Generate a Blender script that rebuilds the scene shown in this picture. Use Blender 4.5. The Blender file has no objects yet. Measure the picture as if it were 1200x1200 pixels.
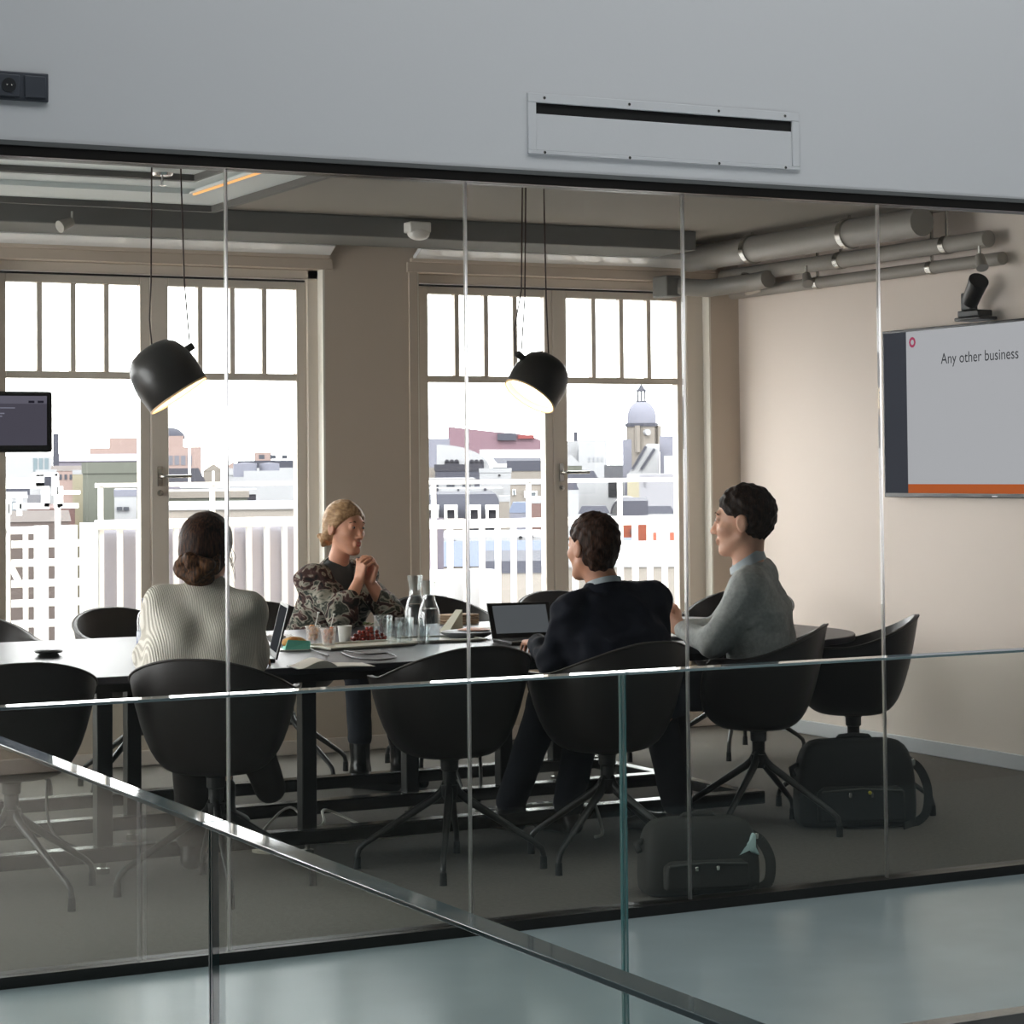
import bpy, bmesh, math, random
import numpy as np
from mathutils import Vector, Matrix
random.seed(7)
C = bpy.context.scene.collection
SC = bpy.context.scene
pi = math.pi
# ------------------------------------------------------------------ camera model (metres; X along glass wall, Y into room)
CAM_Z = 1.47
FPX, YAW, PITCH, ROLL, CY = 2687.86, .4781, .034, .0094, 459.66
_sy, _cy, _sp, _cp = math.sin(YAW), math.cos(YAW), math.sin(PITCH), math.cos(PITCH)
FWD = Vector((_sy*_cp, _cy*_cp, _sp)); RGT = Vector((_cy, -_sy, 0)); UPV = Vector((-_sy*_sp, -_cy*_sp, _cp))
_c, _s = math.cos(ROLL), math.sin(ROLL)
def at(px, py, X=None, Y=None, Z=None):
    a, b = px-600, py-CY
    x, y = _c*a-_s*b, _s*a+_c*b
    r = RGT*(x/FPX)-UPV*(y/FPX)+FWD
    t = X/r.x if X is not None else Y/r.y if Y is not None else (Z-CAM_Z)/r.z
    return Vector((0, 0, CAM_Z))+r*t
GLASS_Y, WALL_Y, PANE_Y, WALL_X, RAIL_Y, RAIL_X = 6.577, 11.19, 11.31, 7.284, 4.66, 1.075
# ------------------------------------------------------------------ materials
def lin(c):
    return tuple(((v/255)/12.92 if v/255 <= .04045 else ((v/255+.055)/1.055)**2.4) for v in c)
MATS = {}
def mat(name, col, rough=.6, metal=0., spec=.5, bump=0., bscale=60., var=0., vscale=8., emit=None, estr=0., coat=0.):
    if name in MATS: return MATS[name]
    m = bpy.data.materials.new(name); m.use_nodes = True
    nt = m.node_tree; b = nt.nodes['Principled BSDF']
    c = lin(col)+(1,)
    b.inputs['Base Color'].default_value = c
    b.inputs['Roughness'].default_value = rough; b.inputs['Metallic'].default_value = metal
    b.inputs['Specular IOR Level'].default_value = spec
    b.inputs['Coat Weight'].default_value = coat
    if emit:
        b.inputs['Emission Color'].default_value = lin(emit)+(1,); b.inputs['Emission Strength'].default_value = estr
    if bump or var:
        tc = nt.nodes.new('ShaderNodeTexCoord')
    if var:
        n = nt.nodes.new('ShaderNodeTexNoise'); n.inputs['Scale'].default_value = vscale; n.inputs['Detail'].default_value = 5
        nt.links.new(tc.outputs['Object'], n.inputs['Vector'])
        r = nt.nodes.new('ShaderNodeValToRGB')
        r.color_ramp.elements[0].position = .3; r.color_ramp.elements[1].position = .7
        r.color_ramp.elements[0].color = tuple(max(0, v*(1-var)) for v in c[:3])+(1,)
        r.color_ramp.elements[1].color = tuple(min(1, v*(1+var)) for v in c[:3])+(1,)
        nt.links.new(n.outputs['Fac'], r.inputs['Fac']); nt.links.new(r.outputs['Color'], b.inputs['Base Color'])
    if bump:
        n = nt.nodes.new('ShaderNodeTexNoise'); n.inputs['Scale'].default_value = bscale; n.inputs['Detail'].default_value = 3
        nt.links.new(tc.outputs['Object'], n.inputs['Vector'])
        bp = nt.nodes.new('ShaderNodeBump'); bp.inputs['Strength'].default_value = bump; bp.inputs['Distance'].default_value = .01
        nt.links.new(n.outputs['Fac'], bp.inputs['Height']); nt.links.new(bp.outputs['Normal'], b.inputs['Normal'])
    MATS[name] = m
    return m
def glass(name, tint, ior=1.5, rough=0., refl=1.):
    m = bpy.data.materials.new(name); m.use_nodes = True; nt = m.node_tree
    for n in list(nt.nodes): nt.nodes.remove(n)
    o = nt.nodes.new('ShaderNodeOutputMaterial'); mx = nt.nodes.new('ShaderNodeMixShader')
    tr = nt.nodes.new('ShaderNodeBsdfTransparent'); tr.inputs['Color'].default_value = tuple(tint)+(1,)
    gl = nt.nodes.new('ShaderNodeBsdfGlossy'); gl.inputs['Roughness'].default_value = rough; gl.inputs['Color'].default_value = (refl, refl, refl, 1)
    fr = nt.nodes.new('ShaderNodeFresnel'); fr.inputs['IOR'].default_value = ior
    ge = nt.nodes.new('ShaderNodeNewGeometry'); pw = nt.nodes.new('ShaderNodeMath'); pw.operation = 'POWER'; pw.inputs[0].default_value = ior
    ma = nt.nodes.new('ShaderNodeMath'); ma.operation = 'MULTIPLY_ADD'; ma.inputs[1].default_value = -2; ma.inputs[2].default_value = 1
    nt.links.new(ge.outputs['Backfacing'], ma.inputs[0]); nt.links.new(ma.outputs[0], pw.inputs[1]); nt.links.new(pw.outputs[0], fr.inputs['IOR'])
    nt.links.new(fr.outputs[0], mx.inputs[0]); nt.links.new(tr.outputs[0], mx.inputs[1]); nt.links.new(gl.outputs[0], mx.inputs[2])
    nt.links.new(mx.outputs[0], o.inputs[0]); MATS[name] = m
    return m
def ramp_tex(name, kind, scale, stops, rough=.8, vec_scale=None, bump=0., spec=.3, distortion=0.):
    m = bpy.data.materials.new(name); m.use_nodes = True; nt = m.node_tree; b = nt.nodes['Principled BSDF']
    b.inputs['Roughness'].default_value = rough; b.inputs['Specular IOR Level'].default_value = spec
    tc = nt.nodes.new('ShaderNodeTexCoord'); src = tc.outputs['Object']
    if vec_scale:
        mp = nt.nodes.new('ShaderNodeMapping'); mp.inputs['Scale'].default_value = vec_scale
        nt.links.new(src, mp.inputs['Vector']); src = mp.outputs['Vector']
    if kind == 'noise':
        t = nt.nodes.new('ShaderNodeTexNoise'); t.inputs['Detail'].default_value = 4; out = t.outputs['Fac']
        t.inputs['Distortion'].default_value = distortion
    elif kind == 'voronoi':
        t = nt.nodes.new('ShaderNodeTexVoronoi'); out = t.outputs['Distance']
    elif kind == 'wave':
        t = nt.nodes.new('ShaderNodeTexWave'); out = t.outputs['Fac']; t.inputs['Distortion'].default_value = distortion
        t.inputs['Detail'].default_value = 2
    t.inputs['Scale'].default_value = scale
    nt.links.new(src, t.inputs['Vector'])
    r = nt.nodes.new('ShaderNodeValToRGB')
    while len(r.color_ramp.elements) < len(stops): r.color_ramp.elements.new(.5)
    for e, (p, c) in zip(r.color_ramp.elements, stops): e.position = p; e.color = lin(c)+(1,)
    nt.links.new(out, r.inputs['Fac']); nt.links.new(r.outputs['Color'], b.inputs['Base Color'])
    if bump:
        bp = nt.nodes.new('ShaderNodeBump'); bp.inputs['Strength'].default_value = bump; bp.inputs['Distance'].default_value = .004
        nt.links.new(out, bp.inputs['Height']); nt.links.new(bp.outputs['Normal'], b.inputs['Normal'])
    MATS[name] = m
    return m
# ------------------------------------------------------------------ mesh builder
class MB:
    def __init__(s): s.v = []; s.f = []
    def add(s, vs, fs):
        o = len(s.v); s.v += [tuple(v) for v in vs]; s.f += [tuple(i+o for i in f) for f in fs]; return s
    def box(s, x0, x1, y0, y1, z0, z1, M=None):
        vs = [Vector((x, y, z)) for z in (z0, z1) for y in (y0, y1) for x in (x0, x1)]
        if M: vs = [M@v for v in vs]
        return s.add(vs, [(0, 2, 3, 1), (4, 5, 7, 6), (0, 1, 5, 4), (2, 6, 7, 3), (0, 4, 6, 2), (1, 3, 7, 5)])
    def bar(s, a, b, w, h, up=(0, 0, 1)):
        a, b = Vector(a), Vector(b); d = (b-a).normalized(); u = Vector(up)
        if abs(d.dot(u)) > .98: u = Vector((0, 1, 0))
        sd = d.cross(u).normalized(); u = sd.cross(d)
        vs = [p+sd*(i*w/2)+u*(j*h/2) for p in (a, b) for j in (-1, 1) for i in (-1, 1)]
        return s.add(vs, [(0, 1, 3, 2), (4, 6, 7, 5), (0, 4, 5, 1), (2, 3, 7, 6), (0, 2, 6, 4), (1, 5, 7, 3)])
    def tube(s, pts, r, n=8, caps=True):
        pts = [Vector(p) for p in pts]; rs = r if isinstance(r, (list, tuple)) else [r]*len(pts)
        rings = []; prev = None
        for i, p in enumerate(pts):
            d = (pts[min(i+1, len(pts)-1)]-pts[max(i-1, 0)]).normalized()
            if prev is None:
                a = Vector((0, 0, 1)) if abs(d.z) < .9 else Vector((1, 0, 0)); u = d.cross(a).normalized()
            else: u = (prev-d*prev.dot(d)).normalized()
            prev = u; w = d.cross(u)
            rings.append([p+(u*math.cos(2*pi*k/n)+w*math.sin(2*pi*k/n))*rs[i] for k in range(n)])
        vs = [v for g in rings for v in g]; fs = []
        for i in range(len(pts)-1):
            for k in range(n): fs.append((i*n+k, i*n+(k+1) % n, (i+1)*n+(k+1) % n, (i+1)*n+k))
        if caps: fs += [tuple(reversed(range(n))), tuple((len(pts)-1)*n+k for k in range(n))]
        return s.add(vs, fs)
    def lathe(s, prof, n=24, c=(0, 0, 0), M=None, close=True):
        vs = []; fs = []
        for r, z in prof:
            for k in range(n):
                v = Vector((r*math.cos(2*pi*k/n), r*math.sin(2*pi*k/n), z))
                if M: v = M@v
                vs.append(v+Vector(c))
        m = len(prof)
        for i in range(m-1):
            for k in range(n): fs.append((i*n+k, i*n+(k+1) % n, (i+1)*n+(k+1) % n, (i+1)*n+k))
        if close: fs += [tuple(reversed(range(n))), tuple((m-1)*n+k for k in range(n))]
        return s.add(vs, fs)
    def ball(s, c, r, n=12, M=None):
        if not isinstance(r, (tuple, list)): r = (r, r, r)
        pr = [(math.sin(pi*i/n), -math.cos(pi*i/n)) for i in range(n+1)]
        pr[0] = (.02, -1); pr[-1] = (.02, 1)
        S = Matrix.Diagonal(Vector(r)).to_3x3()
        return s.lathe(pr, n*2, c, (M.to_3x3()@S if M else S))
    def prism(s, pts, z0, z1):
        n = len(pts)
        vs = [(x, y, z0) for x, y in pts]+[(x, y, z1) for x, y in pts]
        return s.add(vs, [tuple(reversed(range(n))), tuple(range(n, 2*n))]+[(i, (i+1) % n, n+(i+1) % n, n+i) for i in range(n)])
    def prism_y(s, pts, y0, y1):     # outline in x,z extruded along y
        n = len(pts)
        vs = [(x, y0, z) for x, z in pts]+[(x, y1, z) for x, z in pts]
        return s.add(vs, [tuple(range(n)), tuple(reversed(range(n, 2*n)))]+[((i+1) % n, i, n+i, n+(i+1) % n) for i in range(n)])
    def build(s, name, m, parent=None, bevel=0., smooth=False, loc=(0, 0, 0), sub=0, seg=2, fix=True):
        me = bpy.data.meshes.new(name); lo = Vector(loc)
        me.from_pydata([Vector(v)-lo for v in s.v], [], s.f); me.materials.append(m)
        if fix:
            bm = bmesh.new(); bm.from_mesh(me); bmesh.ops.recalc_face_normals(bm, faces=bm.faces); bm.to_mesh(me); bm.free()
        o = bpy.data.objects.new(name, me); C.objects.link(o); o.location = lo if parent is None else (0, 0, 0)
        if parent is not None: o.parent = parent
        if bevel:
            b = o.modifiers.new('bevel', 'BEVEL'); b.width = bevel; b.segments = seg; b.limit_method = 'ANGLE'; b.angle_limit = .7
        if sub:
            b = o.modifiers.new('sub', 'SUBSURF'); b.levels = sub; b.render_levels = sub
        if smooth or bevel:
            for p in me.polygons: p.use_smooth = True
            if not sub and (bevel or smooth == 'auto'):
                try: me.set_sharp_from_angle(angle=.9)
                except Exception: pass
        return o
def tag(o, label=None, cat=None, group=None, kind=None):
    if label: o['label'] = label
    if cat: o['category'] = cat
    if group: o['group'] = group
    if kind: o['kind'] = kind
    return o
def thing(name, label, cat, loc=(0, 0, 0), rz=0., group=None, kind=None):
    o = bpy.data.objects.new(name, None); C.objects.link(o); o.location = loc; o.rotation_euler = (0, 0, rz); o.empty_display_size = .1
    return tag(o, label, cat, group, kind)
KIDS = {}
def copy_tree(o, parent=None):
    c = o.copy(); C.objects.link(c); c.parent = parent
    for ch in o.children: copy_tree(ch, c)
    return c
def struct(name, mb, m, parent=None, **k):
    o = mb.build(name, m, parent, **k)
    if parent is None: o['kind'] = 'structure'
    return o
# world-space geometry under an Empty whose base is at loc (no rotation): subtract loc
def wbuild(mb, name, m, root, **k):
    l = Vector(root.location) if root.parent is None else Vector(root.parent.location)
    mb.v = [tuple(Vector(v)-l) for v in mb.v]
    return mb.build(name, m, root, **k)
# ------------------------------------------------------------------ letters (for screens): built as text-like flat meshes via font curves
def text(name, body, size, m, M, parent=None, align='LEFT'):
    cu = bpy.data.curves.new(name, 'FONT'); cu.body = body; cu.size = size; cu.align_x = align
    ob = bpy.data.objects.new(name, cu)
    C.objects.link(ob)
    dg = bpy.context.evaluated_depsgraph_get()
    me = bpy.data.meshes.new_from_object(ob.evaluated_get(dg)); bpy.data.objects.remove(ob)
    me.transform(M); me.materials.clear(); me.materials.append(m)
    o = bpy.data.objects.new(name, me); C.objects.link(o)
    if parent: o.parent = parent
    return o
# ------------------------------------------------------------------ implicit surfaces for bodies, clothes and hair
def _dot(p, v): return p[0]*v[0]+p[1]*v[1]+p[2]*v[2]
class SDF:
    def __init__(s): s.ops = []; s.post = []
    def cone(s, a, b, ra, rb=None, k=.02, neg=False):
        rb = ra if rb is None else rb; a, b = Vector(a), Vector(b); d = b-a; L2 = max(d.dot(d), 1e-9)
        def f(P):
            t = np.clip(((P[0]-a.x)*d.x+(P[1]-a.y)*d.y+(P[2]-a.z)*d.z)/L2, 0, 1)
            return np.sqrt((P[0]-a.x-t*d.x)**2+(P[1]-a.y-t*d.y)**2+(P[2]-a.z-t*d.z)**2)-(ra+(rb-ra)*t)
        r = max(ra, rb)
        s.ops.append((f, [min(a[i], b[i])-r for i in range(3)], [max(a[i], b[i])+r for i in range(3)], k, neg)); return s
    def ell(s, c, r, ax=((1, 0, 0), (0, 1, 0), (0, 0, 1)), k=.02, neg=False):
        c = Vector(c); ax = [Vector(v) for v in ax]
        def f(P):
            q = (P[0]-c.x, P[1]-c.y, P[2]-c.z)
            u = [_dot(q, ax[i]) for i in range(3)]
            k0 = np.sqrt(sum((u[i]/r[i])**2 for i in range(3))); k1 = np.sqrt(sum((u[i]/r[i]**2)**2 for i in range(3)))+1e-9
            return k0*(k0-1)/k1
        m = max(r); s.ops.append((f, [c[i]-m for i in range(3)], [c[i]+m for i in range(3)], k, neg)); return s
    def build(s, h):
        pad = .03
        pos = [o for o in s.ops if not o[4]]
        lo = np.array([min(o[1][i] for o in pos)-pad for i in range(3)]); hi = np.array([max(o[2][i] for o in pos)+pad for i in range(3)])
        n = np.ceil((hi-lo)/h).astype(int)+1
        A = np.full(n, .06, np.float32)
        ax = [(lo[i]+h*np.arange(n[i])).astype(np.float32) for i in range(3)]
        for f, l, u, k, neg in s.ops:
            i0 = np.clip(np.floor((np.array(l)-pad-k-lo)/h).astype(int), 0, n); i1 = np.clip(np.ceil((np.array(u)+pad+k-lo)/h).astype(int)+1, 0, n)
            if np.any(i1 <= i0): continue
            sl = tuple(slice(i0[i], i1[i]) for i in range(3))
            P = (ax[0][sl[0]][:, None, None], ax[1][sl[1]][None, :, None], ax[2][sl[2]][None, None, :])
            d = f(P).astype(np.float32); a = A[sl]
            if neg:
                d = -d; hh = np.clip(.5-.5*(a-d)/k, 0, 1); A[sl] = a*(1-hh)+d*hh+k*hh*(1-hh)
            else:
                hh = np.clip(.5+.5*(a-d)/k, 0, 1); A[sl] = a*(1-hh)+d*hh-k*hh*(1-hh)
        P = (ax[0][:, None, None], ax[1][None, :, None], ax[2][None, None, :])
        for g in s.post: A = g(A, P).astype(np.float32)
        A[0], A[-1] = .06, .06; A[:, 0], A[:, -1] = .06, .06; A[:, :, 0], A[:, :, -1] = .06, .06
        return nets(A, lo, h)
def nets(A, lo, h):
    S = A < 0; n = A.shape
    c = np.zeros((n[0]-1, n[1]-1, n[2]-1), np.uint8)
    for i in (0, 1):
        for j in (0, 1):
            for k in (0, 1): c += S[i:n[0]-1+i, j:n[1]-1+j, k:n[2]-1+k]
    I = np.argwhere((c > 0) & (c < 8)); idx = np.full(c.shape, -1, np.int32); idx[I[:, 0], I[:, 1], I[:, 2]] = np.arange(len(I))
    pos = np.zeros((len(I), 3)); cnt = np.zeros(len(I))
    cor = [(i, j, k) for i in (0, 1) for j in (0, 1) for k in (0, 1)]
    for a in cor:
        for b in cor:
            if sum(b)-sum(a) == 1 and sum(abs(b[q]-a[q]) for q in range(3)) == 1:
                va = A[I[:, 0]+a[0], I[:, 1]+a[1], I[:, 2]+a[2]]; vb = A[I[:, 0]+b[0], I[:, 1]+b[1], I[:, 2]+b[2]]
                x = (va < 0) != (vb < 0); t = np.where(x, va/np.where(x, va-vb, 1), 0)
                p = np.array(a)[None]+t[:, None]*(np.array(b)-np.array(a))[None]
                pos += np.where(x[:, None], p, 0); cnt += x
    V = lo+h*(I+pos/cnt[:, None])
    F = []
    for axis in range(3):
        s0 = [slice(1, -1)]*3; s1 = [slice(1, -1)]*3; s0[axis] = slice(0, -1); s1[axis] = slice(1, None)
        a = S[tuple(s0)]; b = S[tuple(s1)]; E = np.argwhere(a != b); off = np.ones(3, int); off[axis] = 0; G = E+off
        fl = a[E[:, 0], E[:, 1], E[:, 2]]
        u, w = (axis+1) % 3, (axis+2) % 3
        q = []
        for du, dw in ((-1, -1), (0, -1), (0, 0), (-1, 0)):
            g = G.copy(); g[:, u] += du; g[:, w] += dw; q.append(idx[g[:, 0], g[:, 1], g[:, 2]])
        q = np.stack(q, 1); q[~fl] = q[~fl][:, ::-1]; F.append(q)
    return V, np.concatenate(F)
def sdf_obj(name, sdf, m, parent, h=.005, root_loc=(0, 0, 0), smooth_iter=2):
    V, F = sdf.build(h)
    me = bpy.data.meshes.new(name); V = V-np.array(root_loc)[None]
    me.vertices.add(len(V)); me.vertices.foreach_set('co', V.astype(np.float32).ravel())
    me.loops.add(len(F)*4); me.loops.foreach_set('vertex_index', F.astype(np.int32).ravel())
    me.polygons.add(len(F)); me.polygons.foreach_set('loop_start', (np.arange(len(F))*4).astype(np.int32))
    me.polygons.foreach_set('loop_total', np.full(len(F), 4, np.int32)) if False else None
    me.polygons.foreach_set('use_smooth', np.ones(len(F), bool))
    me.update(calc_edges=True); me.validate(); me.materials.append(m)
    o = bpy.data.objects.new(name, me); C.objects.link(o)
    if parent is not None: o.parent = parent
    else: o.location = root_loc
    if smooth_iter:
        md = o.modifiers.new('smooth', 'SMOOTH'); md.iterations = smooth_iter; md.factor = .5
    return o
# ================================================================== MATERIALS
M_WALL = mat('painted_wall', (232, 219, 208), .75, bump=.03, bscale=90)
M_WALLB = mat('painted_wall_shaded', (212, 197, 180), .75, bump=.03, bscale=90)  # back wall copy of the paint, darkened to stand in for backlit shade
M_WALLW = mat('painted_white', (197, 199, 202), .7, bump=.02, bscale=90)
M_CEIL = mat('ceiling_paint', (140, 134, 125), .8)
M_BEAM = mat('beam_paint', (112, 112, 108), .7)
M_FRAME = mat('window_paint', (230, 219, 205), .35, spec=.5)
M_BLACK = mat('black_frame', (22, 20, 18), .35)
M_CARPET = mat('carpet', (116, 111, 106), .95, spec=.1, bump=.5, bscale=400, var=.12, vscale=60)
M_CONC = mat('polished_concrete', (150, 162, 166), .24, spec=.5, bump=.012, bscale=25, var=.06, vscale=3)
M_DARK = mat('dark_shell', (34, 29, 27), .42, spec=.5)
M_DARKM = mat('black_powder_metal', (24, 23, 22), .38, spec=.5)
M_STEEL = mat('brushed_steel', (190, 188, 182), .25, metal=1.)
M_CHROME = mat('chrome', (225, 225, 225), .08, metal=1.)
M_WHITEP = mat('white_plastic', (228, 226, 220), .4)
M_GALV = mat('galvanised_duct', (150, 146, 140), .5, metal=.3)
M_GLASS = glass('partition_glass', (.93, .94, .925), 1.4)
M_WGLASS = glass('window_glass', (.97, .97, .97), 1.3)
M_RGLASS = glass('balustrade_glass', (.945, .965, .955), 1.22)
M_CLEAR = glass('clear_glass', (.90, .92, .92), 1.75)
M_EDGE = mat('glass_edge', (40, 70, 70), .12, spec=.6)
M_CAP = mat('polished_edge', (80, 96, 98), .04, spec=.9)
# translucent silicone joint
M_JOINT = bpy.data.materials.new('clear_joint'); M_JOINT.use_nodes = True
_nt = M_JOINT.node_tree
for _n in list(_nt.nodes): _nt.nodes.remove(_n)
_o = _nt.nodes.new('ShaderNodeOutputMaterial'); _m = _nt.nodes.new('ShaderNodeMixShader'); _m.inputs[0].default_value = .25
_t = _nt.nodes.new('ShaderNodeBsdfRefraction'); _t.inputs['IOR'].default_value = 1.12; _t.inputs['Roughness'].default_value = .45; _t.inputs['Color'].default_value = (.97, .97, .97, 1)
_g = _nt.nodes.new('ShaderNodeBsdfTranslucent'); _g.inputs[0].default_value = (.9, .9, .9, 1)
_nt.links.new(_t.outputs[0], _m.inputs[1]); _nt.links.new(_g.outputs[0], _m.inputs[2]); _nt.links.new(_m.outputs[0], _o.inputs[0])
def emis(name, col, s):
    m = bpy.data.materials.new(name); m.use_nodes = True; nt = m.node_tree
    for n in list(nt.nodes): nt.nodes.remove(n)
    o = nt.nodes.new('ShaderNodeOutputMaterial'); e = nt.nodes.new('ShaderNodeEmission')
    e.inputs[0].default_value = lin(col)+(1,); e.inputs[1].default_value = s
    nt.links.new(e.outputs[0], o.inputs[0]); MATS[name] = m
    return m
# ================================================================== ROOM SHELL
ZC = 2.76          # meeting room ceiling
HEAD_Z = 2.395     # underside of the glass wall's head frame
X0, X1 = -1.2, WALL_X
ATR_X0, ATR_X1, ATR_Y0, ATR_Z = -5.0, 9.6, -4.0, 6.6
# floors
struct('floor', MB().box(X0-.2, X1+.2, GLASS_Y+.03, WALL_Y+.3, -.2, 0), M_CARPET)
struct('floor_hall', MB().box(ATR_X0, ATR_X1, RAIL_Y-.12, GLASS_Y+.03, -.3, 0), M_CONC)
struct('floor_landing', MB().box(ATR_X0, RAIL_X+.08, ATR_Y0, RAIL_Y-.12, -.3, 0), M_CONC)
struct('floor_lower', MB().box(RAIL_X+.08, ATR_X1, ATR_Y0, RAIL_Y-.12, -3.3, -3.1), M_CONC)
# hall walls (off camera, but they bound the hall) and front wall over the glass
M_HALL = mat('hall_wall', (84, 86, 88), .8)
wf = MB().box(ATR_X0, ATR_X1, GLASS_Y-.03, GLASS_Y+.12, 2.434, ATR_Z)
wf.box(X1, ATR_X1, GLASS_Y-.03, GLASS_Y+.12, 0, 2.434); wf.box(ATR_X0, X0-.05, GLASS_Y-.03, GLASS_Y+.12, 0, 2.434)
struct('wall_front', wf, M_WALLW)
struct('wall_hall_back', MB().box(ATR_X0, ATR_X1, ATR_Y0-.2, ATR_Y0, -3.3, ATR_Z), M_HALL)
struct('wall_hall_left', MB().box(ATR_X0-.2, ATR_X0, ATR_Y0-.2, GLASS_Y+.12, -3.3, ATR_Z), M_HALL)
struct('wall_hall_right', MB().box(ATR_X1, ATR_X1+.2, ATR_Y0-.2, GLASS_Y+.12, -3.3, ATR_Z), M_HALL)
SKY = [(-.6, 3.2, 3.0, 5.2), (4.2, 8.0, 3.0, 5.2)]
struct('ceiling_hall', MB().box(ATR_X0-.2, ATR_X1+.2, ATR_Y0-.2, GLASS_Y+.12, ATR_Z, ATR_Z+.2), M_HALL)
# glass wall: head and sill frames, panes, joints
struct('trim_head', MB().box(X0-.05, X1+.02, GLASS_Y-.035, GLASS_Y+.05, HEAD_Z, 2.434), M_BLACK)
struct('trim_head_lip', MB().box(X0-.05, X1+.02, GLASS_Y-.04, GLASS_Y-.03, 2.426, 2.440), mat('head_lip', (90, 92, 92), .4))
struct('trim_sill', MB().box(X0-.05, X1+.02, GLASS_Y-.035, GLASS_Y+.05, 0, .034), M_BLACK)
seams = [X0, -.008, .805, 1.6185, 2.432, 3.244, 4.060, 4.868, 5.68, 6.49, X1]
for i in range(len(seams)-1):
    a, b = seams[i]+.005, seams[i+1]-.005
    struct('window_%d' % (i+3), MB().box(a, b, GLASS_Y-.006, GLASS_Y+.006, .034, HEAD_Z), M_GLASS)
    if 0 < i: struct('trim_glass_joint', MB().box(seams[i]-.004, seams[i]+.004, GLASS_Y-.006, GLASS_Y+.006, .034, HEAD_Z), M_JOINT)
# right wall, left wall, baseboards
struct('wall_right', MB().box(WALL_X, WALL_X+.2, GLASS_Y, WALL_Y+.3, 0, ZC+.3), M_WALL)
struct('baseboard_right', MB().box(WALL_X-.014, WALL_X, GLASS_Y+.06, WALL_Y, 0, .075), M_WALLW, bevel=.004)
LW = (7.0, 10.9, .35, 2.5)
struct('wall_left', MB().box(X0-.2, X0, GLASS_Y, LW[0], 0, ZC+.3).box(X0-.2, X0, LW[1], WALL_Y+.3, 0, ZC+.3).box(X0-.2, X0, LW[0], LW[1], 0, LW[2]).box(X0-.2, X0, LW[0], LW[1], LW[3], ZC+.3), M_WALL)
lw = MB().box(X0-.12, X0-.06, LW[0], LW[1], LW[2], LW[2]+.06).box(X0-.12, X0-.06, LW[0], LW[1], LW[3]-.06, LW[3])
for k in range(5): y = LW[0]+.03+(LW[1]-LW[0]-.06)*k/4; lw.box(X0-.12, X0-.06, y-.03, y+.03, LW[2]+.06, LW[3]-.06)
struct('window_12', lw, M_FRAME)  # unseen left window, added to brighten the right wall
# back wall with three door-window openings
OP = [(-.9, .86), (.98, 2.74), (2.86, 4.69), (5.225, 7.093)]
SILL, OPT = .34, 2.54
bw = MB(); ex = [X0]+[v for q in OP for v in q]+[X1]
for i in range(0, len(ex), 2): bw.box(ex[i], ex[i+1], WALL_Y, WALL_Y+.3, SILL, OPT)
bw.box(X0, X1, WALL_Y, WALL_Y+.3, 0, SILL); bw.box(X0, X1, WALL_Y, WALL_Y+.3, OPT, ZC+.3)
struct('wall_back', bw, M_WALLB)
struct('baseboard_back', MB().box(X0, X1, WALL_Y-.014, WALL_Y, 0, .075), M_WALL, bevel=.004)
for i, (a, b) in enumerate(OP):      # casings round the openings
    cs = MB().box(a-.06, b+.04, WALL_Y-.015, WALL_Y, OPT, OPT+.055).box(a-.04, b+.02, WALL_Y-.03, WALL_Y, OPT+.055, OPT+.075)
    cs.box(a-.05, a, WALL_Y-.012, WALL_Y, SILL, OPT)
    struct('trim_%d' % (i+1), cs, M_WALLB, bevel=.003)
# ceiling with a rectangular recess (stepped coffer)
RX0, RX1, RY0, RY1 = 1.0, 3.78, 7.1, 10.42     # outer dark edge
def ring(mb, x0, x1, y0, y1, ix0, ix1, iy0, iy1, z0, z1):
    mb.box(x0, ix0, y0, y1, z0, z1); mb.box(ix1, x1, y0, y1, z0, z1); mb.box(ix0, ix1, y0, iy0, z0, z1); mb.box(ix0, ix1, iy1, y1, z0, z1); return mb
struct('ceiling', ring(MB(), X0-.2, X1+.2, GLASS_Y+.05, WALL_Y+.3, RX0, RX1, RY0, RY1, ZC, ZC+.06), M_CEIL)
M_COF = mat('coffer_paint', (214, 220, 218), .6); M_COFD = mat('coffer_painted_shade', (92, 90, 86), .6)  # darker copy paints in the shade along the recess edge and inner step
struct('trim_coffer_edge_shade', ring(MB(), RX0-.03, RX1+.03, RY0-.03, RY1+.03, RX0, RX1, RY0, RY1, ZC-.035, ZC+.02), M_COFD)
cof = MB(); ring(cof, RX0, RX1, RY0, RY1, RX0+.30, RX1-.22, RY0+.3, RY1-.40, ZC-.005, ZC+.02)
struct('ceiling_coffer_ledge', cof, M_COF)
cof = MB(); ring(cof, RX0+.26, RX1-.20, RY0+.26, RY1-.38, RX0+.42, RX1-.30, RY0+.42, RY1-.62, ZC+.02, ZC+.05)
cof.box(RX0-.05, RX1+.05, RY0-.05, RY1+.05, ZC+.05, ZC+.08)
ring(cof, RX0, RX1, RY0, RY1, RX0+.04, RX1-.04, RY0+.04, RY1-.04, ZC+.015, ZC+.07)
struct('ceiling_coffer_inner', cof, M_COF)
struct('trim_coffer_inner_shade', ring(MB(), RX0+.40, RX1-.28, RY0+.40, RY1-.60, RX0+.44, RX1-.32, RY0+.44, RY1-.66, ZC+.022, ZC+.052), M_COFD)
ls = thing('led_strip', 'thin warm orange light strip glowing along the ceiling recess edge', 'light strip', (RX1-.225, 8.9, ZC))
wbuild(MB().box(RX1-.238, RX1-.226, 7.5, RY1-.41, ZC-.011, ZC-.004), 'diffuser', emis('led_warm', (255, 186, 120), 1.3), ls)
wbuild(MB().box(RX1-.25, RX1-.22, 7.5, RY1-.40, ZC-.004, ZC+.004), 'profile', M_WHITEP, ls)
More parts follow.
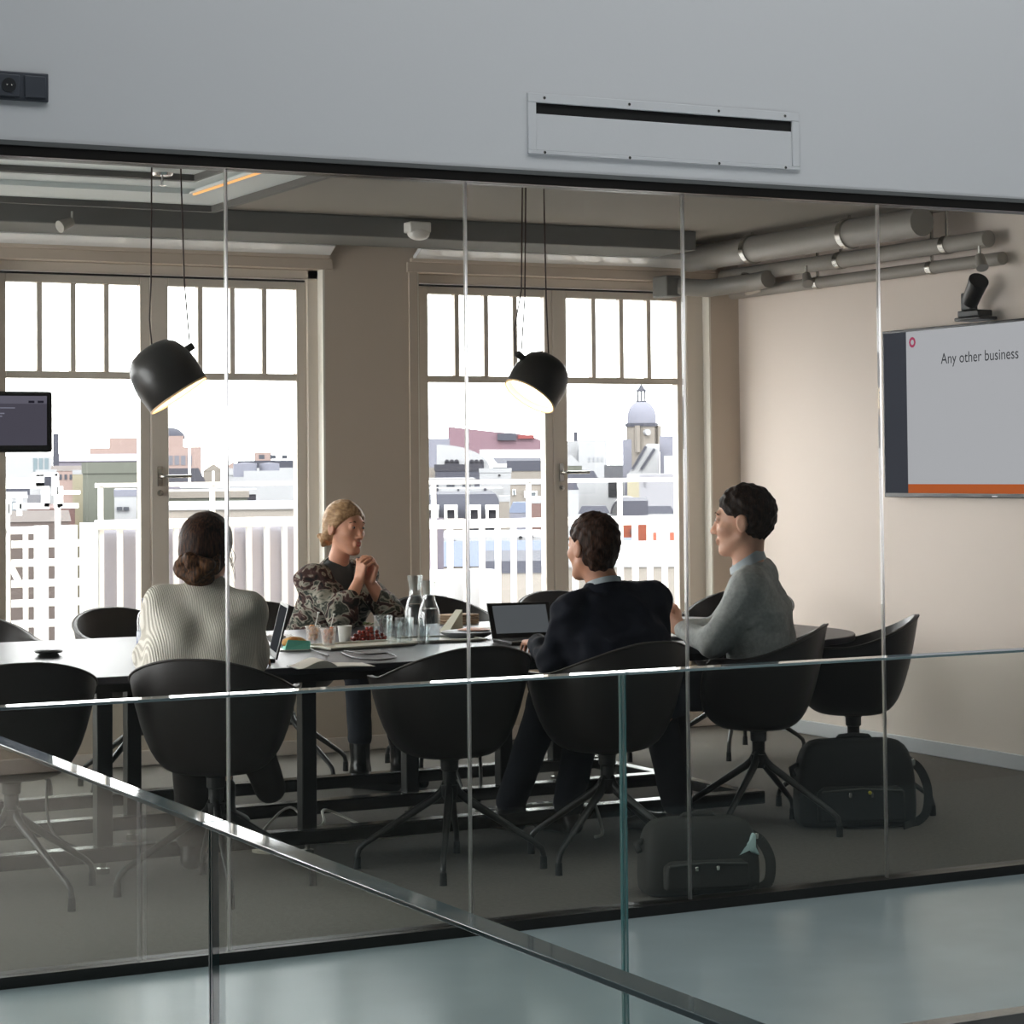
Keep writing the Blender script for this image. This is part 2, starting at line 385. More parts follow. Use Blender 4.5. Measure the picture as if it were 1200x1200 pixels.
# beam in front of the windows and a lacquered pelmet behind it
struct('ceiling_beam', MB().box(X0, 6.62, 10.58, 11.04, 2.655, ZC), M_BEAM, bevel=.006)
M_PEL = mat('white_lacquer', (238, 238, 236), .06, spec=.8)
for a, b in OP:
    pl = MB(); y0, y1, z0, z1 = 11.085, WALL_Y-.004, 2.655, 2.600
    pl.add([(a-.02, y0, z0), (b+.02, y0, z0), (b+.02, y1, z1), (a-.02, y1, z1), (a-.02, y0, z0+.03), (b+.02, y0, z0+.03), (b+.02, y1, z1+.03), (a-.02, y1, z1+.03)],
           [(0, 3, 2, 1), (4, 5, 6, 7), (0, 1, 5, 4), (2, 3, 7, 6), (1, 2, 6, 5), (3, 0, 4, 7)])
    struct('trim_pelmet', pl, M_PEL)
# ------------------------------------------------------------------ window doors
PZ0, PZ1, PZ2, PZ3 = .5, 1.954, 1.990, 2.436
def window_door(n, a, b, ga, gb, gc, gd):
    root = thing('window_%d' % n, None, None, ((a+b)/2, PANE_Y, SILL), kind='structure')
    y0, y1 = PANE_Y-.03, PANE_Y+.03
    fr = MB().box(a, ga-.06, y0-.02, y1+.02, SILL, OPT).box(gd+.055, b, y0-.02, y1+.02, SILL, OPT).box(a, b, y0-.02, y1+.02, PZ3+.055, OPT).box(a, b, y0-.02, y1+.02, SILL, SILL+.05)
    wbuild(fr, 'window_frame', M_FRAME, root, bevel=.004)
    wbuild(MB().box(b-.012, b-.0005, WALL_Y-.001, y0-.02, SILL, OPT).box(a+.0005, a+.012, WALL_Y-.001, y0-.02, SILL, OPT), 'reveal_lining', mat('reveal_lit_white', (240, 236, 226), .5), root)  # jamb faces coloured whiter than the wall, standing in for sky light
    bl = MB().box(a+.015, b-.09, WALL_Y+.058, WALL_Y+.074, PZ3+.038, PZ3+.048)
    wbuild(bl, 'blind_rail', M_BLACK, root)
    mid = (gb+gc)/2-.02
    for (l, r, ol, orr) in ((ga, gb, ga-.06, mid-.003), (gc, gd, mid+.003, gd+.055)):
        st = MB().box(ol, l, y0, y1, SILL+.05, PZ3+.05).box(r, orr, y0, y1, SILL+.05, PZ3+.05).box(l, r, y0, y1, PZ3, PZ3+.05).box(l, r, y0, y1, PZ1, PZ2).box(l, r, y0, y1, SILL+.05, PZ0)
        s = wbuild(st, 'sash', M_FRAME, root, bevel=.004)
        mb = MB(); w = (r-l)/4
        for k in (1, 2, 3): mb.box(l+k*w-.014, l+k*w+.014, y0+.008, y1-.008, PZ2, PZ3)
        wbuild(mb, 'muntins', M_FRAME, s, bevel=.003)
        wbuild(MB().box(l, r, PANE_Y-.004, PANE_Y+.004, PZ2, PZ3), 'upper_pane', M_WGLASS, s)
        wbuild(MB().box(l, r, PANE_Y-.004, PANE_Y+.004, PZ0, PZ1), 'lower_pane', M_WGLASS, s)
    hz = 1.455; hx = mid+.045
    h = MB().box(hx-.013, hx+.013, y0-.012, y0-.004, hz-.05, hz+.05); h.tube([(hx, y0-.006, hz), (hx, y0-.05, hz), (hx+.012, y0-.058, hz), (hx+.15, y0-.058, hz)], .0085, 8)
    wbuild(h, 'door_handle', M_STEEL, root, smooth='auto')
    lk = MB().lathe([(.001, 0), (.016, 0), (.016, .012), (.009, .012), (.009, .03), (.001, .03)], 14, (hx, y0-.006, hz-.085), Matrix.Rotation(pi/2, 3, 'X'))
    wbuild(lk, 'lock_knob', M_STEEL, root, smooth='auto')
    return root
window_door(1, 2.86, 4.69, 3.011, 3.705, 3.856, 4.565)
window_door(2, 5.225, 7.093, 5.335, 6.053, 6.194, 6.919)
window_door(0, .98, 2.74, 1.10, 1.80, 1.95, 2.62)
window_door(13, -.9, .86, -.78, -.08, .07, .74)  # unseen extra window, added to make up for daylight lost on the left
# roller blind over right window
rb = thing('roller_blind', 'rolled up grey blind cassette hung at the right end of the window head', 'blind', (6.9, WALL_Y-.06, 2.49))
wbuild(MB().box(6.70, 6.80, WALL_Y-.16, WALL_Y-.005, 2.44, 2.56), 'end_bracket', M_BEAM, rb, bevel=.008)
# ------------------------------------------------------------------ ducts and pipes along right wall
def pipe(label, x, z, y0, y1, r, m, name='duct', cl=()):
    t = thing(name, label, 'pipe', (x, (y0+y1)/2, z))
    wbuild(MB().tube([(x, y0, z), (x, y1, z)], r, 18), 'pipe_run', m, t, smooth='auto')
    for y in cl:
        c = MB().tube([(x, y-.02, z), (x, y+.02, z)], r*1.13, 18); c.box(x-.006, x+.006, y-.006, y+.006, z, ZC)
        wbuild(c, 'clamp', M_STEEL, t, smooth='auto')
    return t
M_PIPE = mat('painted_pipe', (150, 144, 136), .5)
pipe('wide grey round ventilation duct running under the ceiling by the right wall', 6.93, 2.665, 9.0, 11.15, .072, M_GALV, 'ventilation_duct', (9.6, 10.5))
pipe('thin painted pipe along the top of the right wall above the screen', 7.22, 2.475, 8.75, 11.15, .032, M_PIPE, 'wall_pipe', (9.3, 10.3))
pipe('slim conduit between the wide duct and the wall', 7.16, 2.57, 8.78, 11.15, .042, M_PIPE, 'conduit', (9.1, 10.0))
# branch duct crossing over right window end
t = thing('ceiling_duct', 'grey duct elbow crossing diagonally over the right end of the window', 'pipe', (6.8, 10.9, 2.5))
wbuild(MB().tube([at(795, 336, Y=11.05), at(830, 338, Y=10.95), at(880, 331, Y=10.75), at(900, 327, Y=10.6)], .05, 14), 'pipe_run', M_GALV, t, smooth='auto')
wbuild(MB().tube([at(872, 333, Y=10.88), at(890, 329, Y=10.82)], .066, 14), 'clamp', M_STEEL, t, smooth='auto')
def spot(label, p, d, g=None):
    t = thing('spotlight', label, 'spotlight', p, group=g); p = Vector(p); d = Vector(d).normalized()
    wbuild(MB().tube([p, p+d*.075], [.022, .03], 12), 'head', M_GALV, t, smooth='auto')
    wbuild(MB().tube([p, p+Vector((0, 0, .03)), (p.x, p.y, p.z+.05)], .008, 8), 'stem', M_STEEL, t)
    return t
spot('small adjustable spotlight clipped on the beam above the left window', at(84, 260, Y=10.5), (-.8, -.3, -.35))
spot('spotlight hanging beside the duct near the wall corner', at(945, 322, Y=10.2), (-.3, -.6, -.7))
spot('spotlight at the near end of the wall pipe above the camera', at(1148, 300, Y=8.75), (-.2, -.5, -.8))
def sprinkler(label, p):
    t = thing('ceiling_sprinkler', label, 'sprinkler', p)
    x, y, z = p
    wbuild(MB().lathe([(.001, 0), (.05, 0), (.045, -.012), (.016, -.016), (.001, -.016)], 16, (x, y, z)), 'rose', M_CHROME, t, smooth='auto')
    wbuild(MB().tube([(x, y, z-.015), (x, y, z-.055)], .006, 8).lathe([(.001, 0), (.02, 0), (.001, -.004)], 12, (x, y, z-.055)), 'nozzle', M_CHROME, t)
p = at(190, 203, Z=ZC+.03); sprinkler('small sprinkler head set in the ceiling recess', (p.x, p.y, ZC+.06) if False else (p.x, p.y, p.z))
p = at(1183, 258, Z=ZC); sprinkler('small chrome sprinkler head on the ceiling above the wall screen', (7.0, p.y*7.0/p.x, ZC))
t = thing('motion_detector', 'white wedge shaped motion detector mounted on the ceiling beam', 'detector', (4.93, 10.56, 2.70))
wbuild(MB().box(4.87, 4.99, 10.50, 10.585, 2.68, 2.735), 'housing', M_WHITEP, t, bevel=.008)
wbuild(MB().ball((4.93, 10.53, 2.675), (.062, .04, .035), 8), 'lens', mat('milky_lens', (235, 232, 225), .25), t, smooth=True)
# ------------------------------------------------------------------ things on the hall side
t = thing('air_vent', 'white wall vent plate with a long black slot above the glass wall', 'vent', (3.97, GLASS_Y-.03, 2.59))
yv = GLASS_Y-.03; z0, z1 = 2.495, 2.693; a, b = 3.456, 4.515
pv = MB().box(a, b, yv-.010, yv, z0, z0+.012).box(a, b, yv-.010, yv, z1-.03, z1).box(a, a+.03, yv-.010, yv, z0+.012, z1-.03).box(b-.03, b, yv-.010, yv, z0+.012, z1-.03)
wbuild(pv, 'plate', M_WALLW, t, bevel=.002)
wbuild(MB().box(a+.03, b-.03, yv-.006, yv, z0+.012, z1-.066), 'front_panel', M_WALLW, t, bevel=.002)
wbuild(MB().box(a+.03, b-.03, yv-.002, yv-.0005, z1-.066, z1-.03), 'slot', mat('slot_black', (6, 6, 6), .9), t)
for k, x in enumerate((a+.06, (a+b)/2-.15, (a+b)/2+.2, b-.06)):
    for z in (z0+.006, z1-.014):
        wbuild(MB().lathe([(.001, 0), (.0055, 0), (.0045, .002), (.001, .002)], 10, (x, yv-.010, z), Matrix.Rotation(pi/2, 3, 'X')), 'screw', M_STEEL, t)
t = thing('power_socket', 'dark grey double wall socket plate at the upper left of the white wall', 'socket', (1.72, GLASS_Y-.03, 2.60))
M_SOCK = mat('anthracite_plastic', (62, 66, 74), .45); M_SOCKD = mat('socket_recess', (28, 30, 34), .5)
wbuild(MB().box(1.63, 1.872, yv-.012, yv, 2.556, 2.640), 'plate', M_SOCK, t, bevel=.003)
wbuild(MB().box(1.80, 1.862, yv-.018, yv-.012, 2.566, 2.63), 'blank_cover', M_SOCK, t, bevel=.002)
wbuild(MB().box(1.72, 1.785, yv-.018, yv-.012, 2.566, 2.63), 'socket_insert', M_SOCK, t, bevel=.002)
wbuild(MB().lathe([(.001, 0), (.021, 0), (.021, .002), (.001, .002)], 20, (1.753, yv-.018, 2.598), Matrix.Rotation(pi/2, 3, 'X')), 'socket_well', M_SOCKD, t, smooth='auto')
wbuild(MB().ball((1.746, yv-.021, 2.598), .003, 6).ball((1.760, yv-.021, 2.598), .003, 6), 'contacts', M_STEEL, t)
# glass balustrades
def rail(label, x0, x1, y0, y1):
    t = thing('glass_balustrade', label, 'balustrade', ((x0+x1)/2, (y0+y1)/2, 0), group='glass balustrade panels round the stairwell')
    alx = abs(x1-x0) > abs(y1-y0); g = .003; h = .0045
    if alx: q = (x0+g, x1-g, y0-h, y0+h); c = (x0+g, x1-g, y0-.0275, y0+.0275); e = [(x0+g, x0+g+.004, y0-h-.0006, y0+h+.0006), (x1-g-.004, x1-g, y0-h-.0006, y0+h+.0006)]; s = (x0, x1, y0-.03, y0+.03)
    else: q = (x0-h, x0+h, y0+g, y1-g); c = (x0-.017, x0+.017, y0+g, y1-g); e = [(x0-h-.0006, x0+h+.0006, y0+g, y0+g+.004), (x0-h-.0006, x0+h+.0006, y1-g-.004, y1-g)]; s = (x0-.03, x0+.03, y0, y1)
    wbuild(MB().box(*q, .06, .992), 'glass_panel', M_RGLASS, t)
    wbuild(MB().box(*c, .992, .998), 'top_edge', M_CAP, t, bevel=.001)
    for k in e: wbuild(MB().box(*k, .06, .992), 'side_edge', M_EDGE, t)
    wbuild(MB().box(*s, 0, .08), 'base_channel', M_STEEL, t, bevel=.002)
JX = 2.697; JY = 2.967
rail('left glass balustrade panel of the far side, its top edge ending at the upright joint', RAIL_X+.03, JX, RAIL_Y, RAIL_Y)
rail('right glass balustrade panel of the far side, running out of the picture past the bags', JX, 4.75, RAIL_Y, RAIL_Y)
rail('glass balustrade panel of the near side, meeting the corner in bright reflections', RAIL_X, RAIL_X, JY, RAIL_Y+.02)
rail('glass balustrade panel of the near side, sloping down past the teal upright edge', RAIL_X, RAIL_X, .9, JY)
# ================================================================== CHAIRS
def shell_pt(a, t, off=0.):
    # a: 0 = back centre, +-pi = front
    c = abs(a)
    def sm(x, e0, e1):
        x = min(1, max(0, (x-e0)/(e1-e0))); return x*x*(3-2*x)
    zr = .835-.120*sm(c, .10, 1.75)-.225*sm(c, 2.05, 2.66)
    z0 = .412; H = .425
    rho = ((zr-z0)/H)**.2*t
    z = z0+H*rho**5
    r = rho
    x, y = math.sin(a), -math.cos(a)
    k = (abs(x)**2.5+abs(y)**2.5)**(-1/2.5)
    lean = .008*max(0, (z-.55))/.3*max(0, math.cos(a))
    return Vector((.305*r*k*x, (.275 if y < 0 else .31)*r*k*y-lean, z))
def make_chair():
    root = thing('tub_chair', 'x', 'chair')
    NA, NT = 72, 16; mb = MB()
    vs = [shell_pt(-pi+2*pi*i/NA, .02+.98*j/NT) for j in range(NT+1) for i in range(NA)]
    fs = [(j*NA+i, j*NA+(i+1) % NA, (j+1)*NA+(i+1) % NA, (j+1)*NA+i) for j in range(NT) for i in range(NA)]
    fs.append(tuple(reversed(range(NA)))); mb.add(vs, fs)
    o = mb.build('seat_shell', M_DARK, root, smooth=True)
    sd = o.modifiers.new('thick', 'SOLIDIFY'); sd.thickness = .02; sd.offset = -1
    bv = o.modifiers.new('rim', 'BEVEL'); bv.width = .007; bv.segments = 2; bv.limit_method = 'ANGLE'; bv.angle_limit = 1.0
    # piping along the rim
    rim = MB().tube([shell_pt(-pi+2*pi*i/NA, 1.0)*1.0+Vector((0, 0, -.001)) for i in range(NA+1)], .0045, 6)
    rim.build('piping', mat('shell_piping', (48, 42, 38), .5), o, smooth=True)
    MB().lathe([(.001, .442), (.13, .448), (.155, .462), (.15, .476), (.12, .485), (.06, .489), (.001, .49)], 32, (0, .01, 0)).build('seat_cushion', M_DARK, root, smooth=True)
    MB().lathe([(.001, .30), (.026, .30), (.026, .36), (.033, .365), (.034, .40), (.055, .414), (.001, .416)], 20).build('column', M_DARKM, root, smooth='auto')
    MB().lathe([(.001, .255), (.022, .255), (.033, .275), (.033, .31), (.001, .312)], 20).build('hub', M_DARKM, root, smooth='auto')
    for k in range(4):
        a = pi/4+k*pi/2; d = Vector((math.cos(a), math.sin(a), 0)); up = Vector((0, 0, 1))
        pts = [d*.012+up*.325, d*.03+up*.285, d*.055+up*.262, d*.12+up*.22, d*.24+up*.143, d*.315+up*.095, d*.338+up*.074, d*.345+up*.05, d*.345+up*.004]
        l = MB().tube(pts, [.013, .015, .016, .015, .0125, .011, .011, .011, .011], 10).build('leg', M_DARKM, root, smooth=True)
        MB().lathe([(.001, 0), (.014, 0), (.0125, .045), (.001, .047)], 12, tuple(d*.345)).build('foot_cap', mat('felt_cap', (16, 15, 15), .8), l, smooth='auto')
    return root
CH = make_chair(); _first = [True]
def place_chair(label, x, y, fx, fy, group, legrot=0.):
    global CH
    o = CH if _first[0] else copy_tree(CH); _first[0] = False
    o.location = (x, y, 0); o.rotation_euler = (0, 0, math.atan2(fy, fx)-pi/2); o['label'] = label; o['group'] = group
    lr = legrot-o.rotation_euler[2]
    for c in o.children:
        if c.name.startswith('leg'): c.rotation_euler = (0, 0, lr-pi/4)
    return o
GN, GF = 'dark tub chairs on the glass wall side of the table', 'dark tub chairs on the window side of the table'
R = math.radians
place_chair('empty dark tub chair at the left picture edge, near side of the table', 2.13, 7.92, .1, 1, GN, R(20))
place_chair('dark tub chair the woman in the knitted jumper sits on', 2.80, 7.70, .6, .8, GN, R(-12))
place_chair('empty dark tub chair between the knitted jumper and the navy jacket, near side', 3.71, 7.69, 0, 1, GN, R(-30))
place_chair('dark tub chair the man in the navy jacket sits on', 4.29, 7.53, -.2, 1, GN, R(29))
place_chair('dark tub chair the man in the grey jumper sits on', 5.18, 7.85, -.75, .65, GN, R(-57))
place_chair('empty dark tub chair at the table corner, a black bag standing in front of it', 5.83, 8.10, -.8, .6, GN, R(-55))
place_chair('empty dark tub chair at the left picture edge, window side of the table', 2.62, 10.28, .15, -1, GF, R(10))
place_chair('empty dark tub chair left of the knitted jumper, in front of the white balcony gate', 3.38, 10.32, .25, -1, GF, R(35))
place_chair('dark tub chair the blonde woman sits on', 4.14, 10.36, .25, -1, GF, R(15))
place_chair('empty dark tub chair behind the water carafes', 5.0, 10.36, .05, -1, GF, R(40))
place_chair('empty dark tub chair half hidden behind the navy jacket, by the window', 5.72, 10.34, 0, -1, GF, R(20))
place_chair('empty dark tub chair behind the clasped hands of the man in the grey jumper', 6.50, 10.05, -.8, -.6, GF, R(50))
# ================================================================== TABLE
TZ = .74
tb = thing('conference_table', 'large dark conference table with rounded end and black steel underframe', 'table', (3.9, 9.0, 0))
def rrect(x0, x1, y0, y1, r, n=10, rr=None):
    pts = []
    for cx, cy, a0, q in ((x1-r, y1-r, 0, 1), (x0+r, y1-r, pi/2, 0), (x0+r, y0+r, pi, 0), (x1-r, y0+r, 3*pi/2, 1)):
        for k in range(n+1):
            a = a0+k*pi/2/n; pts.append((cx+r*math.cos(a), cy+r*math.sin(a)))
    return pts
M_TOP = mat('dark_desk_linoleum', (62, 60, 66), .42, spec=.32)
wbuild(MB().prism(rrect(1.25, 6.1, 8.03, 9.95, .62), TZ-.028, TZ), 'tabletop', M_TOP, tb, bevel=.004)
wbuild(MB().prism(rrect(1.5, 5.8, 8.22, 9.75, .3), TZ-.075, TZ-.028), 'apron', M_DARKM, tb)
M_BASE = mat('gloss_black_steel', (26, 25, 24), .22, spec=.6)
for y in (8.25, 8.95, 9.62):
    wbuild(MB().box(1.9, 5.45, y-.04, y+.04, .045, .10), 'foot_beam', M_BASE, tb, bevel=.006)
for x in (2.0, 5.4): wbuild(MB().box(x-.03, x+.03, 8.29, 9.58, .05, .095), 'cross_beam', M_BASE, tb, bevel=.004)
for x, y in ((2.56, 8.25), (3.37, 8.25), (5.05, 8.25), (2.9, 8.95), (4.13, 8.95), (4.58, 8.95), (2.5, 9.62), (5.2, 9.62)):
    lg = wbuild(MB().box(x-.03, x+.03, y-.03, y+.03, .10, TZ-.075), 'leg', M_DARKM, tb, bevel=.004)
    wbuild(MB().lathe([(.001, 0), (.025, 0), (.025, .02), (.01, .022), (.01, .046), (.001, .046)], 12, (x, y, 0)), 'levelling_foot', M_STEEL, lg, smooth='auto')
# cables and power strips lying in the underframe
def cable(label, pts, r, m, g='loose cables lying under the table'):
    P = [Vector(p) for p in pts]; out = []
    for i in range(len(P)-1):
        p0, p1, p2, p3 = P[max(i-1, 0)], P[i], P[i+1], P[min(i+2, len(P)-1)]
        for s in range(8):
            t = s/8; out.append(.5*((2*p1)+(p2-p0)*t+(2*p0-5*p1+4*p2-p3)*t*t+(3*p1-p0-3*p2+p3)*t**3))
    out.append(P[-1])
    mb = MB().tube(out, r, 6); o = mb.build('cable', m, None, smooth=True); tag(o, label, 'cable', g); return o
M_CABB = mat('black_cable', (20, 20, 20), .45); M_CABW = mat('white_cable', (205, 200, 190), .45); M_CABY = mat('tan_cable', (150, 128, 96), .5)
cable('tan cable curling on the carpet beneath the open notebook', [(3.1, 8.42, .01), (3.35, 8.62, .015), (3.6, 8.5, .05), (3.75, 8.72, .012), (3.95, 8.6, .012), (4.25, 8.7, .01)], .007, M_CABY)
cable('white cable looping over the floor under the middle of the table', [(3.3, 8.72, .01), (3.5, 8.45, .07), (3.62, 8.66, .1), (3.8, 8.5, .015), (4.0, 8.55, .02), (4.3, 8.45, .01)], .006, M_CABW)
cable('grey white cable rising to a loop below the food tray', [(3.05, 8.6, .01), (3.2, 8.45, .03), (3.42, 8.55, .14), (3.5, 8.4, .02), (3.9, 8.42, .012)], .005, M_CABW)
cable('black cable hanging from the tabletop behind the middle chair', [(4.36, 9.2, .70), (4.34, 9.16, .4), (4.42, 9.1, .16), (4.38, 8.8, .012), (4.6, 8.6, .01)], .006, M_CABB)
cable('second black cable hanging beside the first with a wider bow', [(4.46, 9.2, .70), (4.53, 9.16, .42), (4.55, 9.12, .2), (4.42, 8.9, .012), (4.2, 8.75, .01)], .008, M_CABB)
cable('black cable drooping beside the left table leg', [(2.6, 8.9, .7), (2.52, 8.8, .4), (2.5, 8.7, .1), (2.7, 8.55, .01), (2.95, 8.5, .01)], .006, M_CABB)
cable('long dark cable crossing between the two floor beams', [(2.6, 8.6, .01), (3.0, 8.75, .012), (3.4, 8.5, .012), (3.9, 8.78, .012), (4.5, 8.6, .01), (5.0, 8.7, .01)], .007, M_CABB)
cable('pale cable end turning up beside the right chair foot', [(4.3, 8.5, .01), (4.55, 8.4, .012), (4.62, 8.28, .14), (4.60, 8.12, .012), (4.5, 8.0, .01)], .007, M_CABW)
def power_strip(label, x, y, rz, L, m):
    t = thing('power_strip', label, 'power strip', (x, y, 0), rz)
    MB().box(-L/2, L/2, -.028, .028, 0, .045).build('body', m, t, bevel=.006)
    n = int(L/.06)
    for k in range(n): MB().lathe([(.001, .0455), (.018, .0455), (.018, .047), (.001, .047)], 14, (-L/2+.04+k*(L-.08)/max(1, n-1), 0, 0)).build('outlet', M_SOCKD, t, smooth='auto')
power_strip('long white power strip on the floor between the beams', 4.55, 8.72, .05, .5, M_WHITEP)
power_strip('short grey power strip under the notebook', 3.32, 8.52, .1, .3, mat('grey_plastic', (150, 148, 142), .5))
t = thing('cable_spool', 'round pale cable spool on the floor under the table', 'spool', (3.28, 8.40, 0))
MB().lathe([(.001, 0), (.075, 0), (.075, .012), (.06, .014), (.06, .055), (.075, .057), (.075, .068), (.001, .068)], 24).build('spool_body', mat('spool', (176, 168, 150), .5), t, smooth='auto')
# ================================================================== PENDANT LAMPS
M_LAMP = mat('lamp_dark', (44, 42, 40), .32, spec=.5)
M_LAMPIN = mat('lamp_inside', (240, 232, 215), .4)
M_BULB = emis('lamp_led', (255, 226, 184), 9.)
def lamp(label, c, axis, Rr, Hh, knob, cords):
    c = Vector(c); ax = Vector(axis).normalized()
    t = thing('pendant_lamp', label, 'lamp', tuple(c))
    q = Vector((0, 0, -1)).rotation_difference(ax).to_matrix()
    prof = [(.002, Hh*.52), (Rr*.34, Hh*.515), (Rr*.60, Hh*.47), (Rr*.80, Hh*.36), (Rr*.92, Hh*.2), (Rr*.985, Hh*.02), (Rr*1.0, -Hh*.1), (Rr*.97, -Hh*.45), (Rr*.95, -Hh*.48)]
    pin = [(Rr*.94, -Hh*.48), (Rr*.955, -Hh*.40), (Rr*.965, -Hh*.1), (Rr*.88, Hh*.2), (Rr*.5, Hh*.40), (.002, Hh*.41)]
    # open end towards -z of the profile
    Mx = q
    wbuild(MB().lathe(prof, 40, c, Mx, close=False), 'lamp_shade', M_LAMP, t, smooth='auto', fix=False)
    wbuild(MB().lathe(pin, 40, c, Mx, close=False), 'reflector', M_LAMPIN, t, smooth='auto', fix=False)
    wbuild(MB().lathe([(.002, -Hh*.36), (Rr*.80, -Hh*.36), (Rr*.80, -Hh*.33), (.002, -Hh*.33)], 32, c, Mx), 'diffuser', M_BULB, t, smooth='auto')
    wbuild(MB().lathe([(Rr*.94, -Hh*.485), (Rr*.975, -Hh*.485), (Rr*.978, -Hh*.455), (Rr*.94, -Hh*.46), (Rr*.94, -Hh*.485)], 40, c, Mx, close=False), 'rim', mat('warm_rim', (240, 205, 160), .4), t, smooth='auto')
    wbuild(MB().tube(knob, .016, 12), 'joint_knob', M_LAMP, t, smooth='auto')
    cb = MB()
    for pts in cords: cb.tube(pts, .0032, 6)
    wbuild(cb, 'cord', mat('lamp_cord', (58, 40, 34), .6), t, smooth=True)
    wbuild(MB().lathe([(.001, ZC-.025), (.05, ZC-.025), (.05, ZC), (.001, ZC)], 20, (cords[0][0].x, cords[0][0].y, 0)), 'ceiling_rose', M_LAMP, t, smooth='auto')
    return t
LY = 9.0
def lp(x, y, yy=LY): return at(x, y, Y=yy)
up1 = [Vector((lp(178, 250).x, LY, ZC-.02)), lp(177, 330), lp(175, 375), lp(178, 405)]
up2 = [Vector((lp(212, 250).x, LY, ZC-.02)), lp(216, 330), lp(222, 400)]
lamp('left pendant lamp with dark shade tilted to the right, glowing orange rim', lp(192, 437), (.50, -.24, -.83), .140, .235, [lp(214, 413), lp(226, 405)], [up1, up2])
k = LY-.02
up1 = [Vector((lp(613, 305).x, LY, ZC-.02)), lp(611, 340), lp(603, 385), lp(604, 415)]
up2 = [Vector((lp(617, 305).x, LY, ZC-.02)), lp(615, 350), lp(611, 412)]
up3 = [Vector((lp(638, 305).x, LY, ZC-.02)), lp(640, 350), lp(643, 418)]
lamp('right pendant lamp with dark shade tilted left, its lit disc showing', lp(633, 444), (-.59, -.05, -.81), .128, .205, [lp(606, 414), lp(613, 420)], [up1, up2, up3])
# ================================================================== SCREENS
tvx = WALL_X-.055
t = thing('wall_screen', 'large wall mounted screen showing a slide about other business', 'screen', (WALL_X, 8.7, 1.74))
ya, yb, za, zb = 9.74, 8.18, 1.312, 2.176     # far edge, near edge
wbuild(MB().box(tvx, WALL_X-.012, yb, ya, za, zb), 'casing', M_BLACK, t, bevel=.004)
wbuild(MB().box(WALL_X-.012, WALL_X, yb+.4, ya-.4, za+.2, zb-.2), 'wall_mount', M_STEEL, t)
def scr(name, col, s, y0, y1, z0, z1, d): return wbuild(MB().box(tvx-d, tvx-d+.0006, y1, y0, z0, z1), name, emis(name+'_glow', col, s), t)
scr('screen_dark_strip', (62, 64, 72), .9, ya-.012, 9.535, za+.022, zb-.014, .0008)
scr('slide_area', (172, 172, 178), 1.05, 9.535, yb+.012, za+.068, zb-.014, .0008)
scr('slide_bar', (176, 88, 44), 1.0, 9.535, yb+.012, za+.022, za+.068, .0008)
MT = Matrix(((0, 0, -1, tvx-.0018-t.location.x), (-1, 0, 0, 9.25-8.7), (0, 1, 0, 1.985-1.74), (0, 0, 0, 1)))
text('slide_title', 'Any other business', .077, emis('slide_text', (70, 70, 76), .6), MT, t)
def disc(name, y, z, r0, r1, col, n=20, sq=1., s=.6):
    mb = MB(); vs = []
    for k in range(n):
        a = 2*pi*k/n; vs += [(tvx-.0016, y-r0*math.cos(a), z+r0*sq*math.sin(a)), (tvx-.0016, y-r1*math.cos(a), z+r1*sq*math.sin(a))]
    mb.add(vs, [(2*k, 2*k+1, (2*k+3) % (2*n), (2*k+2) % (2*n)) for k in range(n)])
    return wbuild(mb, name, emis(name+'_glow', col, s), t, fix=False)
disc('slide_logo', 9.482, 2.106, .014, .028, (206, 84, 122), 10)
disc('slide_shadow', 8.38, 1.52, .001, .16, (150, 140, 168), 28, .62)
# small golden figure on the slide: flat picture of a standing gymnast
fg = MB()
for p0, p1, w in (((8.50, 1.62), (8.47, 1.69), .028), ((8.47, 1.69), (8.475, 1.735), .02), ((8.50, 1.62), (8.47, 1.54), .02), ((8.47, 1.54), (8.46, 1.48), .015), ((8.475, 1.73), (8.45, 1.64), .012)):
    d = Vector((p1[0]-p0[0], p1[1]-p0[1])).normalized(); n = Vector((-d.y, d.x))*w/2
    fg.add([(tvx-.002, p0[0]+n.x, p0[1]+n.y), (tvx-.002, p0[0]-n.x, p0[1]-n.y), (tvx-.002, p1[0]-n.x, p1[1]-n.y), (tvx-.002, p1[0]+n.x, p1[1]+n.y)], [(0, 1, 2, 3)])
wbuild(fg, 'slide_figure', emis('slide_figure_glow', (214, 158, 34), .6), t, fix=False)
disc('slide_figure_head', 8.482, 1.752, .001, .016, (214, 158, 34), 14)
wbuild(MB().box(tvx-.0012, tvx, 8.83, 8.87, za+.006, za+.011), 'brand_mark', mat('pale_mark', (220, 220, 220), .3), t)
# camera on top of screen
cp = at(1148, 372, X=7.20)
t = thing('video_camera', 'black video conference camera standing on top of the wall screen', 'camera', (cp.x, cp.y, zb+.005))
cx, cy, cz = cp.x-.03, cp.y, zb
wbuild(MB().box(cx-.05, cx+.06, cy-.10, cy+.10, cz+.004, cz+.022).box(cx-.04, cx+.05, cy-.075, cy+.085, cz+.022, cz+.055), 'base', M_BLACK, t, bevel=.006)
wbuild(MB().box(cx-.02, cx+.03, cy+.01, cy+.085, cz+.055, cz+.145), 'arm', M_BLACK, t, bevel=.008)
wbuild(MB().tube([(cx, cy+.035, cz+.10), (cx-.03, cy-.07, cz+.19)], [.042, .048], 18).tube([(cx-.028, cy-.062, cz+.184), (cx-.032, cy-.075, cz+.195)], [.05, .05], 18), 'camera_head', M_BLACK, t, smooth='auto')
